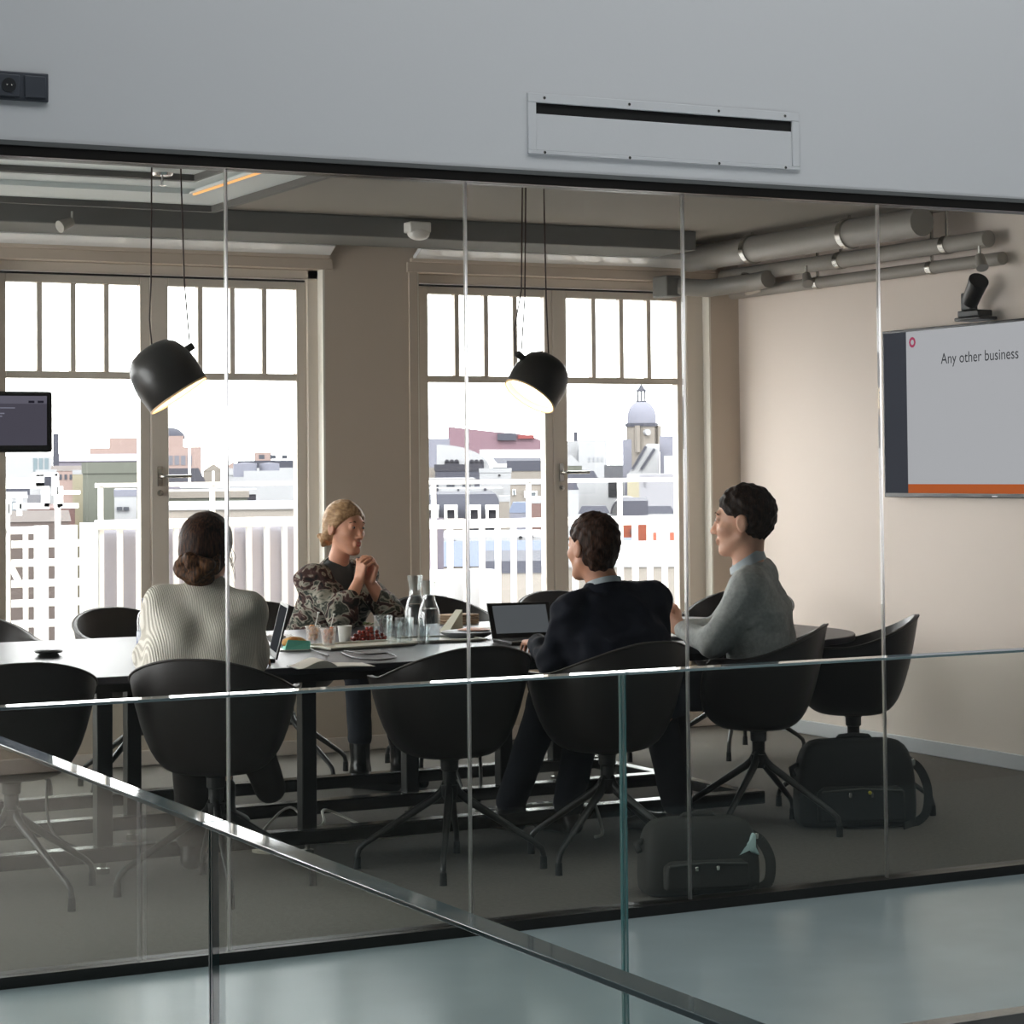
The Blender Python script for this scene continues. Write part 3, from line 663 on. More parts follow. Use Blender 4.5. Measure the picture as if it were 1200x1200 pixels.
# monitor at left, on an arm reaching in from the left wall
t = thing('wall_mounted_monitor', 'dark bezelled monitor cut by the left picture edge, in front of the window', 'monitor', (2.05, 9.6, 1.69))
wbuild(MB().box(1.36, 2.765, 9.60, 9.645, 1.565, 1.825), 'casing', M_BLACK, t, bevel=.012) if False else wbuild(MB().box(2.10, 2.765, 9.60, 9.645, 1.565, 1.825), 'casing', M_BLACK, t, bevel=.012)
wbuild(MB().box(2.13, 2.738, 9.5985, 9.5995, 1.595, 1.805), 'display', emis('monitor_glow', (104, 100, 116), .5), t)
wbuild(MB().box(2.13, 2.738, 9.5975, 9.5984, 1.772, 1.805), 'header_bar', emis('monitor_header_glow', (134, 130, 148), .5), t)
bb = MB()
for x in (2.672, 2.712): bb.box(x-.014, x+.012, 9.5965, 9.5974, 1.775, 1.785)
wbuild(bb, 'screen_buttons', emis('monitor_button_glow', (48, 44, 60), .5), t)
bb = MB().box(2.3, 2.60, 9.597, 9.5984, 1.752, 1.756).box(2.3, 2.555, 9.597, 9.5984, 1.728, 1.733).box(2.3, 2.545, 9.597, 9.5984, 1.716, 1.721)
wbuild(bb, 'screen_text_lines', emis('monitor_text_glow', (170, 168, 190), .55), t)
wbuild(MB().tube([(2.3, 9.645, 1.69), (2.25, 9.75, 1.69), (X0+.1, 9.75, 1.69)], .022, 10).box(X0, X0+.03, 9.68, 9.82, 1.6, 1.78).box(X0, X0+.12, 9.73, 9.77, 1.67, 1.71), 'wall_arm', M_DARKM, t)
# ================================================================== THINGS ON THE TABLE
def on(px, py, z=TZ): return at(px, py, Z=z)
# water bottle by jumper
p = on(171, 772)
t = thing('water_bottle', 'clear plastic water bottle with blue cap and label, left of the knitted jumper', 'bottle', tuple(p))
MB().lathe([(.001, 0), (.033, .002), (.035, .02), (.032, .05), (.035, .07), (.035, .15), (.030, .175), (.014, .205), (.0125, .222), (.001, .222)], 20).build('body', M_CLEAR, t, smooth='auto')
MB().lathe([(.0355, .055), (.0358, .06), (.0358, .105), (.0355, .11)], 20, close=False).build('label', ramp_tex('bottle_label', 'noise', 40, [(.45, (40, 64, 140)), (.6, (225, 228, 235))], .4), t, smooth='auto')
MB().lathe([(.001, .218), (.0155, .218), (.0155, .238), (.001, .239)], 16).build('cap', mat('blue_cap', (26, 34, 96), .35), t, smooth='auto')
# conference puck
p = on(57, 770)
t = thing('speaker_puck', 'flat black conference speaker lying on the left of the table', 'speaker', tuple(p))
MB().lathe([(.001, 0), (.055, 0), (.04, .012), (.03, .016), (.001, .016)], 24).build('base', M_DARKM, t, smooth='auto')
MB().lathe([(.001, .016), (.05, .017), (.058, .024), (.05, .03), (.001, .033)], 24).build('top', M_DARKM, t, smooth='auto')
# laptops
def laptop(label, x, y, rz, ang, w=.30, d=.21, h=.20, scr_col=(120, 124, 130), s=.45):
    t = thing('laptop', label, 'laptop', (x, y, TZ), rz)
    MB().box(-w/2, w/2, -d/2, d/2, 0, .016).build('base', M_BLACK, t, bevel=.004)
    MB().box(-w/2+.02, w/2-.02, -d/2+.08, d/2-.03, .016, .0175).build('keyboard', mat('keys', (30, 30, 32), .6), t)
    Mx = Matrix.Translation((0, d/2, .012))@Matrix.Rotation(-ang, 4, 'X')
    lid = MB().box(-w/2, w/2, 0, .008, 0, h, Mx).build('lid', M_BLACK, t, bevel=.003)
    MB().box(-w/2+.022, w/2-.022, -.0012, -.0002, .025, h-.014, Mx).build('display', emis('laptop_glow', scr_col, s), lid)
    return t
laptop('open black laptop with grey lit screen, left of the navy jacket', 4.55, 8.60, R(-6), R(24), .29, .22, .165, (126, 130, 136), .40)
laptop('black laptop seen edge on, right beside the knitted jumper', 3.19, 8.44, R(-106), R(14), .31, .21, .215, (90, 92, 98), .35)
# open notebook with curling pages
p = on(388, 781)
t = thing('notebook', 'open notebook with curled cream pages on the near table edge', 'notebook', tuple(p), R(-8))
def page(sgn, w, h0, lift, n=12, th=.0):
    mb = MB(); vs = []
    for k in range(n+1):
        u = k/n; x = sgn*w*u; z = .003+h0*(1-u)+lift*math.sin(pi*min(1, u*1.15))*(1-u*.6)
        vs += [(x, -.085, z), (x, .085, z), (x, -.085, .001), (x, .085, .001)]
    for k in range(n):
        a, b = 4*k, 4*k+4
        mb.f += []
    fs = []
    for k in range(n):
        a, b = 4*k, 4*k+4
        fs += [(a, b, b+1, a+1), (a+2, a+3, b+3, b+2), (a, a+2, b+2, b), (a+1, b+1, b+3, a+3)]
    fs += [(0, 1, 3, 2), (4*n, 4*n+2, 4*n+3, 4*n+1)]
    return mb.add(vs, fs)
M_PAPER = mat('paper', (244, 238, 226), .8)
MB().box(-.15, .15, -.09, .09, 0, .002).build('cover', M_DARK, t)
page(-1, .145, .006, .030).build('left_pages', M_PAPER, t, smooth='auto')
page(1, .145, .003, .003).build('right_pages', M_PAPER, t, smooth='auto')
MB().add([(-.02, -.06, .034), (.0, -.06, .022), (.0, .04, .022), (-.02, .04, .034)], [(0, 1, 2, 3)]).build('dark_picture', mat('dark_print', (46, 52, 60), .6), t) if False else None
# eyeglasses / cable loop beside notebook
pp = [on(400, 766), on(415, 772), on(440, 775), on(463, 772), on(455, 767), on(430, 768), on(404, 764)]
cable('black cable loop lying between notebook and food tray', [v+Vector((0, 0, .005)) for v in pp], .0035, M_CABB, 'cables on the table')
cable('thin black cable from the teal wrapper to the notebook', [v+Vector((0, 0, .006)) for v in (on(318, 752), on(345, 757), on(370, 765), on(385, 770))], .003, M_CABB, 'cables on the table')
# trays
def tray(label, pa, pb, w, m):
    a, b = Vector(pa), Vector(pb); c = (a+b)/2; d = (b-a); L = d.length
    t = thing('serving_tray', label, 'tray', tuple(c), math.atan2(d.y, d.x))
    MB().box(-L/2, L/2, -w/2, w/2, .001, .006).build('tray_base', m, t, bevel=.002)
    rm = MB(); e = .012
    ring(rm, -L/2-e, L/2+e, -w/2-e, w/2+e, -L/2, L/2, -w/2, w/2, .004, .014)
    rm.build('tray_rim', m, t, bevel=.003)
    return t
M_TRAY = mat('tray_white', (214, 212, 200), .35)
tray('pale oblong tray holding snack cups and a heap of red snacks', (3.64, 8.79, TZ), (4.05, 8.86, TZ), .22, M_TRAY)
tray('pale tray carrying the carafes and drinking glasses', (4.09, 8.96, TZ), (4.42, 8.92, TZ), .26, M_TRAY)
# snack cups
M_PLASTIC = bpy.data.materials.new('thin_plastic'); M_PLASTIC.use_nodes = True
_nt = M_PLASTIC.node_tree; _p = _nt.nodes['Principled BSDF']; _p.inputs['Base Color'].default_value = (.85, .85, .83, 1); _p.inputs['Roughness'].default_value = .15
_m = _nt.nodes.new('ShaderNodeMixShader'); _m.inputs[0].default_value = .28; _t = _nt.nodes.new('ShaderNodeBsdfTransparent')
_nt.links.new(_t.outputs[0], _m.inputs[1]); _nt.links.new(_p.outputs[0], _m.inputs[2]); _nt.links.new(_m.outputs[0], _nt.nodes['Material Output'].inputs[0])
def cup(label, px, py, h, r0, r1, food, fork=True, white=False):
    p = on(px, py, TZ+.008); t = thing('snack_cup', label, 'cup', tuple(p))
    MB().lathe([(.001, 0), (r0, 0), (r1, h), (r1-.0015, h), (r0-.0015, .002), (.001, .002)], 24).build('cup_wall', mat('cup_white', (225, 225, 220), .4) if white else M_PLASTIC, t, smooth='auto')
    if food:
        fm = MB()
        random.seed(len(label))
        for k in range(26):
            a = random.random()*2*pi; rr = random.random()**.5*(r0-.010); z = .012+random.random()*(h-.018)
            fm.ball((rr*math.cos(a), rr*math.sin(a), z), random.uniform(.007, .011), 5)
        o = fm.build('filling', food, t, smooth=True)
        o['kind'] = 'stuff'
    if fork:
        f = MB().tube([(0, 0, h*.5), (.03, .01, h+.055)], .0022, 5).box(.026, .034, .006, .014, h+.05, h+.056)
        f.build('fork', M_CLEAR if False else M_WHITEP, t)
    return t
M_F1 = ramp_tex('pasta_food', 'noise', 60, [(.35, (150, 84, 34)), (.5, (214, 138, 54)), (.65, (232, 178, 90))], .5)
M_F2 = ramp_tex('carrot_food', 'noise', 60, [(.35, (122, 52, 28)), (.5, (196, 92, 44)), (.65, (220, 150, 90))], .5)
cup('clear snack cup of orange pasta with fork, left one on the tray', 367, 753, .072, .026, .034, M_F1)
cup('clear snack cup of carrot salad with fork, front one on the tray', 385, 756, .074, .026, .034, M_F2)
cup('white paper cup behind the carrot salad cup', 404, 752, .068, .024, .031, None, False, True)
# heap of small red snacks
sn = MB().ball((0, 0, 0), (.011, .0085, .0085), 6).build('snack_sausage', ramp_tex('red_snack', 'noise', 90, [(.4, (96, 28, 22)), (.6, (168, 62, 44))], .35), None, smooth=True)
tag(sn, 'small red glazed snack in the heap at the right end of the tray', 'snack', 'red snacks heaped on the tray')
c0 = on(433, 752); random.seed(3); first = True; n = 0
for layer, (rx, ry, cnt) in enumerate(((.085, .07, 26), (.065, .05, 18), (.045, .03, 10), (.02, .015, 4))):
    for k in range(cnt):
        a = k*2.39996; rr = ((k+.5)/cnt)**.5
        o = sn if first else sn.copy()
        if not first: C.objects.link(o)
        first = False
        o.location = (c0.x+rx*rr*math.cos(a)+.0, c0.y+ry*rr*math.sin(a), TZ+.0155+layer*.0135); o.rotation_euler = (0, random.uniform(-.4, .4), random.uniform(0, 3))
M_HERB = mat('herb_green', (86, 104, 44), .6)
hb = MB(); random.seed(5)
for k in range(9):
    a = random.random()*6.28; d = Vector((math.cos(a), math.sin(a), .5))*random.uniform(.018, .03); b = Vector((random.uniform(-.012, .012), random.uniform(-.012, .012), 0))
    s = d.cross(Vector((0, 0, 1))).normalized()*.008
    hb.add([b, b+d*.5+s, b+d, b+d*.5-s, b+d*.5+Vector((0, 0, .004))], [(0, 1, 4), (1, 2, 4), (2, 3, 4), (3, 0, 4)])
tag(hb.build('herb_garnish', M_HERB, None, loc=(0, 0, 0)), 'green herb garnish on top of the red snacks', 'garnish').location = (c0.x-.005, c0.y, TZ+.072)
# sandwich in teal wrapper, napkin, plate
p = on(345, 762)
t = thing('side_plate', 'small pale square plate under the teal wrapped sandwich', 'plate', tuple(p), R(-15))
MB().box(-.07, .075, -.05, .05, .001, .006).build('plate_body', M_TRAY, t, bevel=.002)
t = thing('wrapped_sandwich', 'bread roll half wrapped in teal paper beside the laptop', 'sandwich', (p.x, p.y, TZ+.006), R(-15))
MB().ball((0, .005, .026), (.052, .032, .024), 10).build('bread_roll', ramp_tex('bread', 'noise', 30, [(.4, (176, 118, 58)), (.6, (222, 178, 110))], .7), t, smooth=True)
MB().add([(-.045, -.05, 0), (.06, -.048, 0), (.062, -.03, .032), (-.03, -.034, .040), (-.048, .035, 0), (.06, .035, 0), (.058, .02, .03), (-.03, .02, .032)],
         [(0, 1, 2, 3), (1, 5, 6, 2), (0, 3, 7, 4), (4, 7, 6, 5)]).build('teal_wrapper', mat('teal_paper', (92, 176, 156), .7), t)
nk = MB(); random.seed(9)
for k in range(7):
    a = k*.9; c = Vector((.02*math.cos(a), .02*math.sin(a), .012)); d = Vector((math.cos(a), math.sin(a), .7))*.035; s = Vector((-math.sin(a), math.cos(a), .2))*.03
    nk.add([c-s, c+s, c+d+s*.6, c+d-s*.8, c+Vector((0, 0, .02))], [(0, 1, 4), (1, 2, 4), (2, 3, 4), (3, 0, 4), (0, 3, 2, 1)])
p = on(327, 755)
tag(nk.build('crumpled_napkin', mat('napkin', (236, 232, 228), .9), None), 'crumpled white paper napkin left of the bread roll', 'napkin').location = tuple(p)
# carafes and glasses
def carafe(label, px, py, h):
    p = on(px, py, TZ+.0065); t = thing('water_carafe', label, 'carafe', tuple(p), group='glass carafes on the right tray')
    k = h/.30
    pr = [(.001, 0), (.046, 0), (.048, .01), (.047, .13*k), (.040, .165*k), (.027, .205*k), (.025, .235*k), (.033, .285*k), (.034, .30*k)]
    MB().lathe(pr+[(r-.003 if r > .01 else r, z) for r, z in reversed(pr[4:])], 28, close=False).build('glass_wall', M_CLEAR, t, smooth='auto')
    MB().lathe([(.001, .004), (.043, .004), (.0435, .12*k), (.036, .162*k), (.001, .162*k)], 28).build('water', glass('carafe_water', (.80, .82, .84), 1.33), t, smooth='auto')
    return t
carafe('glass water carafe standing further left on the tray', 487, 747, .27)
carafe('taller glass water carafe in front at the right end of the tray', 503, 752, .26)
def tumbler(label, px, py, h, r):
    p = on(px, py, TZ+.0065); t = thing('drinking_glass', label, 'glass', tuple(p), group='drinking glasses on the right tray')
    MB().lathe([(.001, 0), (r*.86, 0), (r, h), (r-.002, h), (r*.84-.002, .006), (.001, .006)], 24, close=False).build('glass_wall', M_CLEAR, t, smooth='auto')
    MB().lathe([(r-.0025, h-.001), (r+.0005, h-.001), (r+.0005, h+.001), (r-.0025, h+.001), (r-.0025, h-.001)], 24, close=False).build('rim', M_PLASTIC, t, smooth='auto')
tumbler('clear tumbler standing behind the others near the red snacks', 449, 747, .095, .042)
tumbler('clear tumbler at the front left of the tray', 462, 754, .09, .034)
tumbler('clear tumbler at the front, right of the first front glass', 474, 753, .105, .04)
tumbler('narrow clear tumbler upside between the carafes', 496, 755, .075, .03)
# right of carafes: bowl, papers, package
p = on(548, 748)
t = thing('shallow_bowl', 'grey shallow dish with orange rim left of the laptop', 'bowl', tuple(p))
MB().lathe([(.001, .001), (.07, .001), (.115, .022), (.118, .030), (.10, .034), (.001, .036)], 30).build('bowl_body', mat('bowl_grey', (96, 100, 106), .45), t, smooth='auto')
MB().lathe([(.001, .0355), (.07, .0375), (.075, .039), (.05, .044), (.001, .046)], 24, (.02, -.02, 0)).build('orange_contents', mat('bowl_orange', (176, 108, 58), .6), t, smooth='auto')
p = on(530, 741)
t = thing('sandwich_pack', 'triangular pale cardboard sandwich pack between carafe and dish', 'package', tuple(p), R(20))
MB().add([(-.06, -.03, 0), (.04, -.03, 0), (.045, -.02, .10), (-.06, .03, 0), (.04, .03, 0), (.045, .02, .10)], [(0, 1, 2), (3, 5, 4), (0, 3, 4, 1), (1, 4, 5, 2), (0, 2, 5, 3)]).build('pack_body', mat('pale_card', (206, 204, 186), .6), t)
p = on(575, 738)
t = thing('paper_stack', 'sheets of white paper lying behind the laptop', 'paper', tuple(p), R(10))
MB().box(-.18, .12, -.1, .1, 0, .004).build('sheets', M_PAPER, t)
t = thing('folded_napkins', 'stack of folded brown paper napkins beyond the carafes', 'napkins', (at(537, 716, Y=9.86).x, 9.86, TZ), R(10))
for k in range(4): MB().box(-.08, .08, -.06, .06, .001+k*.012, .011+k*.012).build('napkin', mat('brown_napkin', (196, 168, 138), .9), t, bevel=.003)
p = on(787, 748)
t = thing('white_plate', 'white plate on the table between navy jacket and clasped hands', 'plate', tuple(p))
MB().lathe([(.001, .001), (.06, .001), (.10, .014), (.098, .017), (.06, .006), (.001, .006)], 30).build('plate_body', M_WHITEP, t, smooth='auto')
# phone near laptop right
p = on(598, 778, TZ)
# ================================================================== BAGS
M_BAG = mat('bag_nylon', (30, 33, 34), .7, bump=.2, bscale=300)
M_BAG2 = mat('bag_canvas', (44, 42, 38), .8, bump=.2, bscale=300)
def bag(label, x, y, rz, W, D, H, m, tall=.0):
    t = thing('shoulder_bag', label, 'bag', (x, y, 0), rz)
    mb = MB(); n = 10; vs = []; NA = 40
    prof = [(0, .92, .90), (.03, .98, .98), (.25, 1.0, 1.03), (.55, .98, .98), (.78, .93, .86), (.92, .84, .66), (1.0, .66, .40)]
    for z, kx, ky in prof:
        for i in range(NA):
            a = 2*pi*i/NA; c, s = math.cos(a), math.sin(a); e = 2/5.
            vs.append((W/2*kx*math.copysign(abs(c)**e, c), D/2*ky*math.copysign(abs(s)**e, s), H*z))
    fs = [(j*NA+i, j*NA+(i+1) % NA, (j+1)*NA+(i+1) % NA, (j+1)*NA+i) for j in range(len(prof)-1) for i in range(NA)]
    fs += [tuple(reversed(range(NA))), tuple((len(prof)-1)*NA+i for i in range(NA))]
    mb.add(vs, fs).build('body', m, t, smooth=True, sub=1)
    # front pocket, seam, handle, strap, zip
    pk = MB().prism_y([(-W*.36, .03), (W*.36, .03), (W*.36, H*.42), (W*.30, H*.48), (-W*.30, H*.48), (-W*.36, H*.42)], -D*.5-.035, -D*.44)
    po = pk.build('front_pocket', m, t, bevel=.012)
    MB().tube([(-W*.33, -D*.5-.036, H*.43), (0, -D*.5-.037, H*.46), (W*.33, -D*.5-.036, H*.43)], .004, 6).build('zip', M_STEEL if False else mat('dark_zip', (70, 70, 68), .4, metal=.6), po)
    MB().tube([(-W*.14, 0, H*.97), (-W*.12, 0, H*1.005), (0, 0, H*1.02), (W*.12, 0, H*1.005), (W*.14, 0, H*.97)], .011, 8).build('handle', m, t, smooth=True)
    st = MB(); P = [(W*.46, .01, H*.72), (W*.55, .0, H*.62), (W*.60, -.03, H*.40), (W*.57, -.05, H*.14), (W*.46, -.07, .012), (W*.32, -.5*D-.06, .010)]
    P = [Vector(p) for p in P]; out = []
    for i in range(len(P)-1):
        p0, p1, p2, p3 = P[max(i-1, 0)], P[i], P[i+1], P[min(i+2, len(P)-1)]
        for s in range(6):
            u = s/6; out.append(.5*((2*p1)+(p2-p0)*u+(2*p0-5*p1+4*p2-p3)*u*u+(3*p1-p0-3*p2+p3)*u**3))
    for i in range(len(out)-1): st.bar(out[i], out[i+1]+(out[i+1]-out[i])*.1, .036, .005, (0, 1, 0))
    so = st.build('strap', m, t)
    MB().box(W*.47-.01, W*.47+.02, -.012, .014, H*.66, H*.74).build('buckle', M_STEEL, so, bevel=.003)
    MB().tube([(-W*.47, 0, H*.70), (-W*.53, -.01, H*.66), (-W*.52, -.03, H*.58)], .012, 8).build('strap_end', m, t, smooth=True)
    for x in (-W*.10, W*.08): MB().box(x-.006, x+.006, -D*.5-.041, -D*.5-.030, H*.36, H*.42).build('zip_pull', M_STEEL, t, bevel=.002)
    return t
b2 = bag('black shoulder bag with looped strap on the carpet by the right wall', 5.60, 7.78, R(-22), .50, .20, .36, M_BAG)
MB().ball((.03, -.142, .15), .008, 6).build('yellow_button', mat('yellow_tag', (214, 200, 70), .4), b2, smooth=True)
b1 = bag('dark canvas bag behind the glass with a pale cloth on its side', 4.25, 6.83, R(-16), .42, .19, .265, M_BAG2)
cl = MB(); random.seed(2)
pc = [(-.045, 0, .035), (.0, .006, .03), (.03, .004, .05), (.042, 0, .08), (.055, .004, .072), (.052, -.004, .03), (.068, 0, .0), (.03, .004, .012), (.0, .002, -.012), (-.04, 0, -.012)]
cl.add([(x, y-.012, z) for x, y, z in pc]+[(x, y+.008, z) for x, y, z in pc], [tuple(range(10)), tuple(reversed(range(10, 20)))]+[((i+1) % 10, i, i+10, (i+1) % 10+10) for i in range(10)])
cp = at(868, 1003, Y=6.72)
cw = cl.build('cloth', mat('pale_cloth', (196, 222, 220), .8), None, bevel=.006); cw.location = tuple(cp); cw.rotation_euler = (0, 0, R(-16))
tag(cw, 'crumpled pale mint cloth tucked into the pocket of the canvas bag', 'cloth')
# ================================================================== PEOPLE
def skin_mat(name, col):
    m = mat(name, col, .5, spec=.35, var=.08, vscale=25)
    b = m.node_tree.nodes['Principled BSDF']
    b.inputs['Subsurface Weight'].default_value = .08; b.inputs['Subsurface Radius'].default_value = (.01, .004, .002); b.inputs['Subsurface Scale'].default_value = .5
    return m
def hair_mat(name, dark, light, vs=(150, 150, 28), bump=.6):
    return ramp_tex(name, 'noise', 1.0, [(.35, dark), (.52, tuple((a+b)/2 for a, b in zip(dark, light))), (.68, light)], .55, vec_scale=vs, bump=bump, spec=.15)
class Frame:
    def __init__(s, o, F, U=(0, 0, 1)):
        s.o = Vector(o); U = Vector(U); F = Vector(F); F = (F if len(F) == 3 else Vector((F.x, F.y, 0))).normalized(); s.L = U.cross(F).normalized(); s.F = F; s.U = F.cross(s.L).normalized()
    def __call__(s, f, l, u): return s.o+s.F*f+s.L*l+s.U*u
    def ax(s): return (s.F, s.L, s.U)
def head_sdf(S, H, s=1., female=False):
    A = H.ax(); q = lambda f, l, u: H(f*s, l*s, u*s)
    S.ell(q(-.012, 0, .030), (.098*s, .076*s, .090*s), A, .02)
    fw = .93 if female else 1.
    S.ell(q(.030, 0, -.035), (.066*s, .060*s*fw, .085*s), A, .03)
    S.cone(q(.074, .010, -.106), q(.074, -.010, -.106), .016*s, None, .03)
    for e in (-1, 1):
        S.cone(q(.0, e*.056*fw*fw, -.055), q(.066, e*.016*fw, -.108), (.014 if not female else .011)*s, .012*s*fw, .03)
        S.ell(q(.060, e*.040, -.028), (.026*s, .022*s, .02*s), A, .025)
    S.cone(q(.086, 0, .016), q(.112, 0, -.036), .0075*s, .0115*s, .012)
    for e in (-1, 1): S.ell(q(.100, e*.011, -.040), (.010*s, .008*s, .008*s), A, .008)
    S.cone(q(.083, -.034, .026), q(.083, .034, .026), .010*s, None, .02)
    for e in (-1, 1): S.ell(q(.102, e*.033, .005), (.014*s, .017*s, .010*s), A, .012, True)
    for e in (-1, 1): S.ell(q(.083, e*.032, .004), (.0125*s, .0150*s, .0125*s), A, .006)
    S.cone(q(.094, -.016, -.067), q(.094, .016, -.067), .0065*s, None, .01)
    S.cone(q(.093, -.013, -.079), q(.093, .013, -.079), .0065*s, None, .01)
    S.cone(q(.108, -.02, -.073), q(.108, .02, -.073), .004*s, None, .004, True)
    for e in (-1, 1):
        S.ell(q(-.010, e*.082, -.008), (.021*s, .010*s, .034*s), A, .01)
        S.ell(q(-.004, e*.094, -.006), (.012*s, .006*s, .021*s), A, .006, True)
def finger(S, base, d, n, L, r, curl):
    """chain of three bones from base along d, bending towards n"""
    p = Vector(base); d = Vector(d).normalized(); n = Vector(n).normalized(); a = 0
    for i, (fr, c) in enumerate(zip((.45, .31, .24), curl)):
        a += c; dd = d*math.cos(a)+n*math.sin(a); q = p+dd*(L*fr)
        S.cone(p, q, r*(1-.08*i), r*(1-.08*(i+1)), .0018); p = q
def hand(S, wrist, d, n, side, s=1., curl=(.5, .7, .5), spread=.0, thumb=(.6, .5)):
    """d: direction wrist to knuckles, n: palm side normal, side: vector towards the thumb"""
    w = Vector(wrist); d = Vector(d).normalized(); n = Vector(n).normalized(); sd = Vector(side)
    sd = (sd-d*sd.dot(d)-n*sd.dot(n)).normalized()
    L = .092*s
    for k, o in enumerate((.030, .010, -.010, -.029)):
        S.cone(w+sd*o*.55*s+d*.012, w+d*(L-abs(o)*.15)+sd*o*s, .0125*s, .0112*s, .012)
    lens = (.078, .087, .081, .064)
    for k, o in enumerate((.031, .0105, -.0105, -.030)):
        b = w+d*(L-abs(o)*.15)+sd*o*s
        finger(S, b, d+sd*spread*(1.5-k)*.1, n, lens[k]*s, (.0088, .0092, .0088, .0078)[k]*s, curl)
    tb = w+d*.022*s+sd*.026*s+n*.006
    t1 = tb+(sd*.55+d*.65+n*.45*thumb[0]).normalized()*.042*s
    t2 = t1+(sd*.12+d*.8+n*.6*thumb[1]).normalized()*.034*s
    t3 = t2+(sd*-.10+d*.8+n*.7*thumb[1]).normalized()*.026*s
    S.cone(tb, t1, .0145*s, .0115*s, .012); S.cone(t1, t2, .0112*s, .0102*s, .004); S.cone(t2, t3, .0102*s, .0085*s, .004)
def wrinkle(amp, freq, seed, dirs=3):
    rnd = random.Random(seed); ds = [(Vector((rnd.uniform(-1, 1), rnd.uniform(-1, 1), rnd.uniform(-1, 1))).normalized()*freq*rnd.uniform(.6, 1.6), rnd.uniform(0, 6)) for _ in range(dirs*2)]
    def g(A, P):
        w = 0
        for i, (d, p) in enumerate(ds): 
            ph = P[0]*d.x+P[1]*d.y+P[2]*d.z+p
            w = w+(np.sin(ph+1.3*np.sin(P[0]*ds[i-1][0].y*.5+P[2]*ds[i-1][0].z*.6)))
        return A-amp*w/len(ds)
    return g
def cut(p, n, k=.004):     # keep the side where (x-p).n < 0
    p, n = Vector(p), Vector(n).normalized()
    def g(A, P):
        d = (P[0]-p.x)*n.x+(P[1]-p.y)*n.y+(P[2]-p.z)*n.z
        h = np.clip(.5-.5*(A-d)/k, 0, 1); return A*(1-h)+d*h+k*h*(1-h)
    return g
def torso(S, T, shL, shR, neck, t=0., hips=.565, pel=(.125, .165, .11), chest=.105, waist=.115, k=.06):
    c = (shL+shR)/2
    S.ell(T(0, 0, hips), (pel[0]+t, pel[1]+t, pel[2]+t), T.ax(), k)
    for e, sh in ((1, shL), (-1, shR)):
        m = c.lerp(sh, .42)
        S.cone(T(0, e*.075, hips+.03), m-Vector((0, 0, .115)), waist+t, chest+t, k)
        S.cone(m-Vector((0, 0, .115)), m-Vector((0, 0, .07)), chest+t, .075+t, k)
        S.cone(c.lerp(sh, .25)+(neck-c)*.15, sh, .062+t, .052+t, .05)
    S.cone(c, neck, .062+t*.6, .052+t*.6, .04)
def arm(S, sh, el, wr, r=(.053, .045, .043, .030), t=0., k=.025, to=1.):
    S.cone(sh, el, r[0]+t, r[1]+t, k); S.cone(el, el+(wr-el)*to, r[2]+t, r[3]+(r[2]-r[3])*(1-to)+t, k)
def leg(S, hip, kn, an, r=(.082, .060, .056, .040), t=0., k=.03):
    S.cone(hip, kn, r[0]+t, r[1]+t, k); S.cone(kn, an, r[2]+t, r[3]+t, k)
def shoe(S, an, toe, r=.036, h=.0):
    an = Vector(an); d = Vector(toe); d.z = 0; d.normalize()
    z = .038
    heel = Vector((an.x, an.y, z))-d*.03; ball = Vector((an.x, an.y, z-.004))+d*.13; tip = Vector((an.x, an.y, z-.010))+d*.19
    S.cone(heel, ball, .036, .040, .02); S.cone(ball, tip, .040, .026, .02); S.cone(heel, Vector(an), .036, .045, .02)
    S.post.append(cut((0, 0, .004), (0, 0, -1), .002))
def person(label, P, F): return thing('person', label, 'person', (P[0], P[1], 0))
def put(name, S, m, root, h=.005, it=2): return sdf_obj(name, S, m, root, h, tuple(root.location if root.parent is None else root.parent.location), it)
def eyes(root, H, s, col=(60, 70, 80)):
    for e in (-1, 1):
        b = MB().ball(H(.0840*s, e*.032*s, .004*s), (.0128*s, .0128*s, .0100*s), 10)
        o = wbuild(b, 'eye', mat('eye_white', (150, 136, 128), .3), root, smooth=True)
        d = MB().ball(H(.0915*s, e*.031*s, .0035*s), .0062*s, 8)
        wbuild(d, 'iris', mat('iris_dark', col, .15), o, smooth=True)
        br = MB().tube([H(.090*s, e*.014*s, .026*s), H(.094*s, e*.030*s, .031*s), H(.080*s, e*.052*s, .024*s)], [.0035*s, .004*s, .002*s], 6)
        wbuild(br, 'eyebrow', mat('brow_brown', (96, 68, 44), .8), root, smooth=True)

M_SKIN1 = skin_mat('skin_fair', (222, 172, 146)); M_SKIN2 = skin_mat('skin_warm', (206, 150, 122))
# ------------------------------------------------------------------ 1. woman in knitted jumper, from behind
P, Fd = (2.78, 7.78), (.45, .893)
T = Frame((P[0], P[1], 0), Fd); w1 = person('woman with brown hair in a low bun and pale knitted jumper, seen from behind', P, Fd)
shL, shR = T(.13, .150, .99), T(.13, -.135, .97); nk = T(.165, .0, 1.09); Hd = Frame(T(.195, .005, 1.188), (.60, .79, -.14))
eL, wL, eR, wR = T(.15, .195, .80), T(.40, .08, .79), T(.17, -.150, .80), T(.38, -.15, .785)
S = SDF(); torso(S, T, shL, shR, nk, -.02); head_sdf(S, Hd, 1.0); S.cone(nk-Vector((0, 0, .03)), Hd(-.02, 0, -.06), .052, .05, .03)
arm(S, shL, eL, wL, t=-.012); arm(S, shR, eR, wR, t=-.012)
hand(S, wR, Vector((.5, .8, -.1)), (.1, .1, -1), Vector((-.8, .5, 0)), .95, (.3, .4, .3)); hand(S, wL, Vector((.7, .6, -.1)), (.1, .1, -1), Vector((.6, -.8, 0)), .95, (.3, .4, .3))
